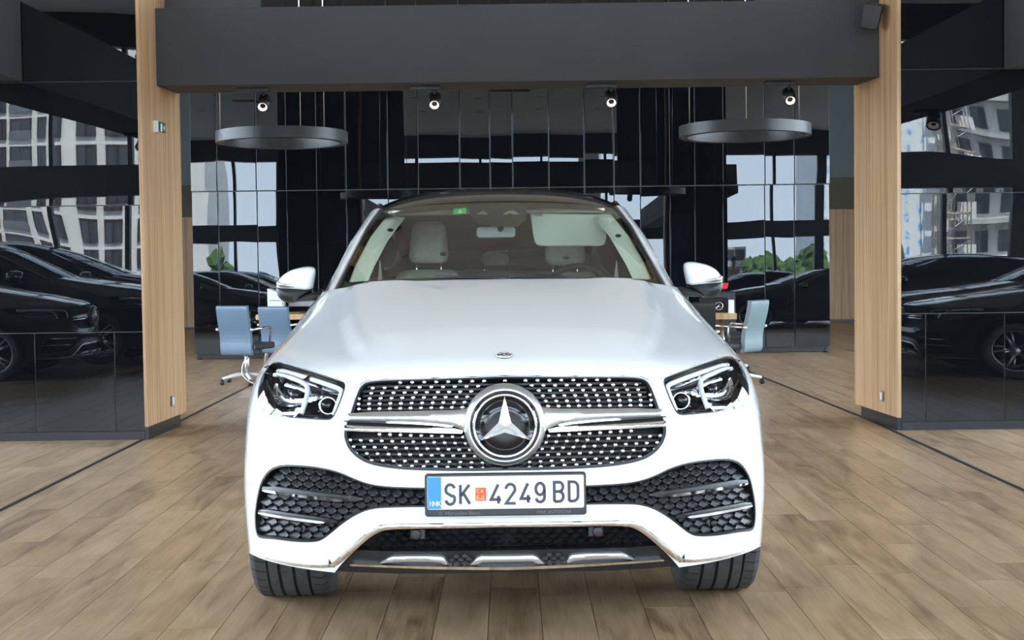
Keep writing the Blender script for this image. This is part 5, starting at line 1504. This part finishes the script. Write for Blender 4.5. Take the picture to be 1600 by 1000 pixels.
def spot(x, y, z, label, group, tilt=(-.95, 0), glow=True, plate=True, s=1.0):
    t = tag(empty('spotlight', (x, y, z)), label, 'spotlight', group)
    if plate: mb = MB(); mb.box((-.045, 0, -.017), (.24, .06, .034)); mb.build('track_adapter', M['lamp_black'], t, bevel=.004)
    mb = MB(); mb.tube([(.03, 0, -.02), (.03, 0, -.075)], .010, 8); mb.build('stem', M['lamp_black'], t)
    hd = MB(); hd.lathe([(0, .07), (.036*s, .07), (.047*s, .06), (.047*s, -.075), (.041*s, -.075), (.038*s, -.05), (0, -.05)], axis='Z', n=28)
    h = hd.build('lamp_head', M['lamp_black'], t, (.03, 0, -.115)); h.rotation_euler = (tilt[0], tilt[1], 0)
    rf = MB(); rf.lathe([(0, -.046), (.020, -.048), (.036*s, -.068)], axis='Z', n=24); rf.build('lamp_reflector', M['lamp_glow'], h)
for k, (px_, nm) in enumerate(((418, 'first track spotlight from the left under the grey beam'), (684, 'second track spotlight from the left under the grey beam'), (958, 'third track spotlight from the left under the grey beam'), (1235, 'rightmost track spotlight under the grey beam'))):
    spot((px_-800)/F_PX*12.2-.03, 12.2, 2.65, nm, 'track spotlights under the beam')
for x, y, z, nm in ((-3.95, 6.4, 2.65, 'black spotlight reflected at far left under the bulkhead'), (-3.95, 1.6, 2.65, 'black spotlight reflected beside the left pillar under the bulkhead'), (4.0, 5.4, 2.65, 'black spotlight reflected beside the right pillar under the bulkhead'), (4.0, 8.2, 2.65, 'black spotlight reflected at far right under the bulkhead')):
    spot(x, y, z, nm, 'spotlights under the bulkheads', tilt=(.6, .3), plate=True, s=1.5)
for i, (x, y) in enumerate([(-7.5, 9), (-6.5, 6), (-7.5, 2.5), (-6, -1), (6.5, 8), (7.5, 4.5), (6.5, 1)] + [(q, w) for q in (-2.2, -.75, .75, 2.2) for w in (2, 4.4, 7, 9.5)]):
    t = tag(empty('downlight', (x, y, CZ)), 'small round recessed downlight in the white hall ceiling', 'ceiling light', 'recessed ceiling downlights')
    mb = MB(); mb.lathe([(.05, 0), (.10, -.006), (.10, -.012), (.07, -.014), (.05, -.004)], axis='Z', n=20, closed=True); mb.build('rim', M['white_plastic'], t)
    mb = MB(); mb.lathe([(0, -.003), (.052, -.003), (.052, -.001), (0, -.001)], axis='Z', n=16); mb.build('lens', M['gloss_black'], t)
for x, y, vl in ((-6.0, 4.0, 'dark air vent in the white ceiling over the left car row'), (0, 5.5, 'dark air vent in the middle of the white hall ceiling'), (-6.6, 8.4, 'dark air vent in the white ceiling nearest the left panels')):
    t = tag(empty('air_vent', (x, y, CZ)), vl, 'air vent', 'ceiling air vents')
    mb = MB(); mb.box((0, 0, -.008), (.9, .22, .016)); mb.build('vent_frame', M['frame_black'], t)
    for k in range(4): mb = MB(); mb.box((0, -.075+.05*k, -.018), (.84, .012, .02)); mb.build('slat', M['grey_plastic'], t)

# exit sign on the left jamb
EX = tag(empty('exit_sign', (XL+.01, 11.98, 2.335)), 'small green and white emergency exit sign on the left oak pillar', 'sign')
mb = MB(); mb.box((.022, 0, 0), (.044, .23, .088)); mb.build('sign_case', M['white_plastic'], EX, bevel=.004)
mb = MB(); mb.box((.0455, 0, 0), (.004, .222, .080)); mb.build('sign_face', M['sign_green'], EX)
mb = MB()
def yz(p, w): 
    for a, b in zip(p[:-1], p[1:]): mb.tube([(.0485, a[0], a[1]), (.0485, b[0], b[1])], w, 4, smooth=False)
yz([(-.055, .026), (-.055, -.03), (-.015, -.03), (-.015, .026), (-.055, .026)], .0035)
yz([(-.03, .012), (-.036, -.004), (-.024, -.014), (-.030, -.027)], .005); yz([(-.036, -.004), (-.045, -.02)], .004); mb.ball((.0485, -.027, .018), .006, 8, 5)
yz([(.02, 0), (.07, 0)], .005); yz([(.05, .018), (.072, 0), (.05, -.018)], .005)
mb.build('pictogram', M['white_plastic'], EX)
for x, y, z, s, nm in ((lx(XL, XL1, 12.22), 12.22, .225, 1, 'small white wall socket low on the left oak pillar'), (lx(XR, XR1, 11.92), 11.92, .225, -1, 'small white wall socket low on the right oak pillar')):
    t = tag(empty('wall_socket', (x+.004*s, y, z)), nm, 'socket', 'sockets on the pillars')
    mb = MB(); mb.box((.003*s, 0, 0), (.008, .082, .082)); mb.build('socket_plate', M['grey_plastic'], t, bevel=.002)
    mb = MB(); mb.box((.006*s, 0, 0), (.010, .05, .055)); mb.build('socket_insert', M['white_plastic'], t, bevel=.002)
# loudspeaker by the right jamb
SPK = tag(empty('loudspeaker', (2.715, 11.80, 3.085)), 'dark grey loudspeaker hanging before the right end of the beam', 'speaker')
pv = MB(); P_o = rrect(-.068, -.095, .068, .095, .02); pv.prism([(a*(1+.10*(b/.095)), b) for a, b in P_o], -.07, .07)
b_ = pv.build('speaker_case', M['satin_black'], SPK, bevel=.012); b_.rotation_euler = (.22, math.radians(12), -.25)
pv = MB(); pv.prism([(a*.93*(1+.10*(b/.095)), b*.93) for a, b in P_o], -.076, -.066); g_ = pv.build('speaker_front', M['speaker'], SPK, bevel=.004); g_.rotation_euler = b_.rotation_euler
mb = MB(); mb.tube([(.04, .04, .06), (.07, .07, .085), (.115, .07, .085)], .012, 8); mb.lathe([(0, .118), (.04, .118), (.04, .130), (0, .130)], (0, .07, .085), 'X', 16); mb.build('bracket', M['satin_black'], SPK)

# ------------------------------------------------------------------ desks, chairs and what lies on them
def office_chair(x, y, rz, top, leather, label, arms=True, w=.36):
    t = tag(empty('office_chair', (x, y, 0), rz), label, 'chair', 'office chairs at the desks')
    prof = [(-.30, top), (-.315, top-.02), (-.285, top-.16), (-.235, top-.33), (-.235, top-.48), (-.215, top-.52)]
    inner = [(a+.045, b) for a, b in prof[::-1]]
    mb = MB(); poly = chaikin(np.array(prof+inner), 2)
    vs = [(-w/2, a, b) for a, b in poly]+[(w/2, a, b) for a, b in poly]; n = len(poly)
    mb.add(vs, [tuple(range(n))[::-1], tuple(range(n, 2*n))]+[(i, (i+1) % n, n+(i+1) % n, n+i) for i in range(n)])
    mb.build('backrest', leather, t, bevel=.006)
    mb = MB(); mb.box((0, .03, .40), (w*1.12, .46, .07)); mb.build('seat', M['leather_dark'], t, bevel=.02)
    if arms:
        for s in (-1, 1):
            mb = MB(); mb.tube([(s*(w/2+.025), -.245, .585), (s*(w/2+.025), .14, .60), (s*(w/2+.02), .17, .57), (s*(w/2+.005), .16, .40)], .012, 8); mb.ball((s*(w/2+.022), -.25, .585), .019, 10, 6); mb.build('armrest', M['chrome'], t)
    mb = MB(); mb.tube([(0, 0, .08), (0, 0, .37)], .026, 12); mb.build('gas_column', M['chrome'], t)
    for k in range(5):
        a = 2*PI*k/5+.3; c, s = math.cos(a), math.sin(a)
        mb = MB(); mb.tube([(.02*c, .02*s, .10), (.15*c, .15*s, .092), (.28*c, .28*s, .068)], [.022, .018, .014], 8); mb.build('base_leg', M['white_plastic'], t)
        mb = MB(); mb.lathe([(0, -.014), (.024, -.014), (.028, -.008), (.028, .008), (.024, .014), (0, .014)], (.285*c, .285*s, .028), 'X', 14); mb.tube([(.285*c, .285*s, .028), (.283*c, .283*s, .066)], .008, 6); mb.build('caster', M['satin_black'], t)
    return t
office_chair(-2.80, 16.5, -.34, .835, M['leather_blue'], 'blue-grey leather office chair, leftmost of the two left of the car')
office_chair(-2.52, 17.45, -.34, .79, M['leather_blue'], 'blue-grey leather office chair half hidden behind the white left wing')
office_chair(2.22, 15.72, math.radians(52), .85, M['leather_teal'], 'grey-teal leather office chair turned sideways right of the car')
office_chair(1.74, 14.95, -.05, .865, M['leather_dark'], 'black leather office chair with chrome arms below the right door mirror')
office_chair(2.33, 17.35, PI, .885, M['leather_dark'], 'black office chair behind the right desk with a red bag on it', arms=False)
def desk(x0, x1, y0, y1, z, label):
    t = tag(empty('desk', ((x0+x1)/2, (y0+y1)/2, 0)), label, 'desk', 'wooden desks'); w, d = x1-x0, y1-y0
    mb = MB(); mb.box((0, 0, z-.03), (w, d, .06)); mb.build('desk_top', M['desk'], t, bevel=.004)
    for s in (-1, 1):
        for q in (-1, 1):
            mb = MB(); mb.tube([(s*(w/2-.16), q*(d/2-.1), z-.06), (s*(w/2-.08), q*(d/2-.06), 0)], .022, 8); mb.build('leg', M['chrome'], t)
desk(-2.96, -1.55, 18.1, 18.9, .665, 'orange oak desk behind the two blue-grey chairs left of the car')
desk(1.45, 2.30, 16.02, 16.85, .70, 'orange oak desk behind the chairs right of the car')
t = tag(empty('printer', (-2.76, 18.4, .665)), 'white desktop printer standing on the left desk', 'printer')
mb = MB(); mb.prism([(-.085, 0), (.10, 0), (.07, .24), (-.085, .30)], -.15, .15); mb.build('printer_body', M['white_plastic'], t, bevel=.008)
mb = MB(); mb.box((0, -.152, .16), (.14, .008, .006)); mb.build('paper_slot', M['grey_plastic'], t)
t = tag(empty('monitor', (-2.47, 18.42, .676)), 'grey computer monitor beside the white printer on the left desk', 'monitor')
mb = MB(); mb.box((0, 0, .155), (.30, .03, .17)); mb.build('monitor_case', M['grey_plastic'], t, bevel=.006)
mb = MB(); mb.box((.0, .016, .155), (.28, .004, .15)); mb.build('screen', M['screen_black'], t)
mb = MB(); mb.box((.1, .02, .05), (.04, .02, .12), Matrix.Rotation(.35, 3, 'Y')); mb.box((.07, .03, .006), (.18, .12, .012)); mb.build('monitor_stand', M['satin_black'], t)
t = tag(empty('laptop', (2.09, 16.32, .70)), 'open black laptop with a round star emblem on the right desk', 'laptop')
mb = MB(); mb.box((0, 0.02, .008), (.30, .20, .016)); mb.build('laptop_base', M['screen_black'], t, bevel=.003)
mb = MB(); mb.box((0, -.085, .085), (.30, .010, .15), Matrix.Rotation(.12, 3, 'X')); mb.build('laptop_lid', M['screen_black'], t, bevel=.003)
mb = MB(); mb.lathe([(.036, -.003), (.042, -.003), (.042, .003), (.036, .003)], (.055, -.096, .07), 'Y', 28, closed=True); star(mb, .055, -.093, .07, .037, .007, .003, .002, .002); mb.build('lid_emblem', M['chrome'], t)
t = tag(empty('brochure_stand', (2.262, 16.14, .70)), 'white upright card standing on the right desk beside the laptop', 'card')
mb = MB(); mb.box((0, 0, .067), (.055, .006, .135), Matrix.Rotation(-.08, 3, 'X')); mb.build('card_front', M['paper'], t); mb = MB(); mb.box((0, .03, .067), (.055, .004, .135), Matrix.Rotation(.12, 3, 'X')); mb.build('card_back', M['paper'], t)
t = tag(empty('document_tray', (1.72, 16.6, .70)), 'grey document tray with papers on the right desk below the mirror', 'tray')
for k in range(3): mb = MB(); mb.box((0, 0, .03+.08*k), (.26, .3, .008)); mb.build('tray_shelf', M['grey_plastic'], t, bevel=.002)
mb = MB(); mb.box((-.132, 0, .10), (.006, .3, .20)); mb.box((.132, 0, .10), (.006, .3, .20)); mb.build('tray_side', M['grey_plastic'], t)
mb = MB(); mb.box((.02, -.02, .20), (.20, .24, .012)); mb.build('papers', M['paper'], t)
t = tag(empty('handbag', (2.33, 17.62, .93)), 'bright red bag lying over the top of the black chair', 'bag')
mb = MB(); mb.prism([(-.115, -.02), (.085, -.02), (.105, .05), (-.085, .05)], -.05, .05); mb.build('bag_body', M['red'], t, bevel=.010)
mb = MB(); mb.tube([(-.05, 0, .045), (-.03, 0, .085), (.03, 0, .085), (.05, 0, .045)], .005, 6); mb.build('bag_handle', M['leather_dark'], t)
CBL = MB(); CBL.tube([tuple(p) for p in chaikin(np.array([(-2.74, 16.18, .31), (-2.79, 16.12, .22), (-2.78, 16.08, .10), (-2.62, 16.1, .008), (-2.3, 16.2, .008), (-1.9, 16.9, .008)]), 3, False)], .006, 6)
tag(CBL.build('power_cable', M['white_plastic']), 'white power cable trailing from the leftmost blue-grey chair to the floor', 'cable')

# ------------------------------------------------------------------ man outside
PM = tag(empty('person', (6.1, -2.3, 0), 0), 'man in a white shirt by the street glazing, reflected above the red bag', 'person')
def skin_fig(name, pts, edges, radii, m_, parent, lv=2):
    me = bpy.data.meshes.new(name); me.from_pydata(pts, edges, []); o = link_mesh(name, me, m_, parent)
    md = o.modifiers.new('skin', 'SKIN'); sub = o.modifiers.new('sub', 'SUBSURF'); sub.levels = sub.render_levels = lv
    for v, r in zip(me.skin_vertices[0].data, radii): v.radius = (r if isinstance(r, tuple) else (r, r))
    me.skin_vertices[0].data[0].use_root = True
    return o
J = [(0,0,.93),(0,.01,1.12),(0,0,1.36),(0,-.01,1.48),(0,.01,1.56),(0,.015,1.66),(0,0.01,1.75),
     (-.10,0,.90),(-.11,.02,.48),(-.11,-.02,.09),(-.12,.12,.04),(.10,0,.90),(.11,.02,.48),(.11,-.02,.09),(.12,.12,.04),
     (-.20,0,1.42),(-.25,-.02,1.14),(-.24,.06,.90),(-.24,.08,.80),(.20,0,1.42),(.25,-.02,1.14),(.24,.06,.90),(.24,.08,.80)]
E_ = [(0,1),(1,2),(2,3),(3,4),(4,5),(5,6),(0,7),(7,8),(8,9),(9,10),(0,11),(11,12),(12,13),(13,14),(2,15),(15,16),(16,17),(17,18),(2,19),(19,20),(20,21),(21,22)]
Rr = [(.15,.11),(.14,.10),(.17,.11),.06,.055,(.075,.095),(.06,.08),.09,.062,.045,.04,.09,.062,.045,.04,.065,.045,.034,.03,.065,.045,.034,.03]
body = skin_fig('body', J, E_, Rr, M['skin'], PM)
skin_fig('shirt', [(0,0,.90),(0,.01,1.12),(0,0,1.36),(0,0,1.45),(-.20,0,1.42),(-.25,-.02,1.15),(-.243,.055,.95),(.20,0,1.42),(.25,-.02,1.15),(.243,.055,.95)], [(0,1),(1,2),(2,3),(2,4),(4,5),(5,6),(2,7),(7,8),(8,9)], [(.175,.13),(.16,.12),(.19,.13),.075,.08,.058,.046,.08,.058,.046], M['shirt'], PM)
skin_fig('trousers', [(0,0,.93),(-.10,0,.88),(-.11,.02,.48),(-.11,-.02,.08),(.10,0,.88),(.11,.02,.48),(.11,-.02,.08)], [(0,1),(1,2),(2,3),(0,4),(4,5),(5,6)], [(.17,.125),.105,.078,.065,.105,.078,.065], M['trousers'], PM)
mb = MB(); mb.ball((0, .0, 1.715), (.082, .10, .075), 16, 10); mb.build('hair', M['hair'], PM)
mb = MB(); mb.ball((0, .118, 1.65), (.014, .022, .02), 8, 6); mb.ball((-.03, .10, 1.672), (.012, .008, .008), 8, 6); mb.ball((.03, .10, 1.672), (.012, .008, .008), 8, 6); mb.box((0, .108, 1.607), (.045, .012, .010)); mb.build('face', M['skin'], PM)
mb = MB()
for s in (-1, 1):
    for k, L_ in enumerate((.07, .08, .075, .06)):
        x = s*.24+(-.025+.017*k); mb.tube([(x, .085, .80), (x, .095, .80-L_*.6), (x, .088, .80-L_)], [.010, .009, .007], 6)
    mb.tube([(s*.24-s*.02, .09, .83), (s*.24-s*.045, .105, .79), (s*.24-s*.045, .11, .765)], [.011, .010, .008], 6)
mb.build('fingers', M['skin'], PM)
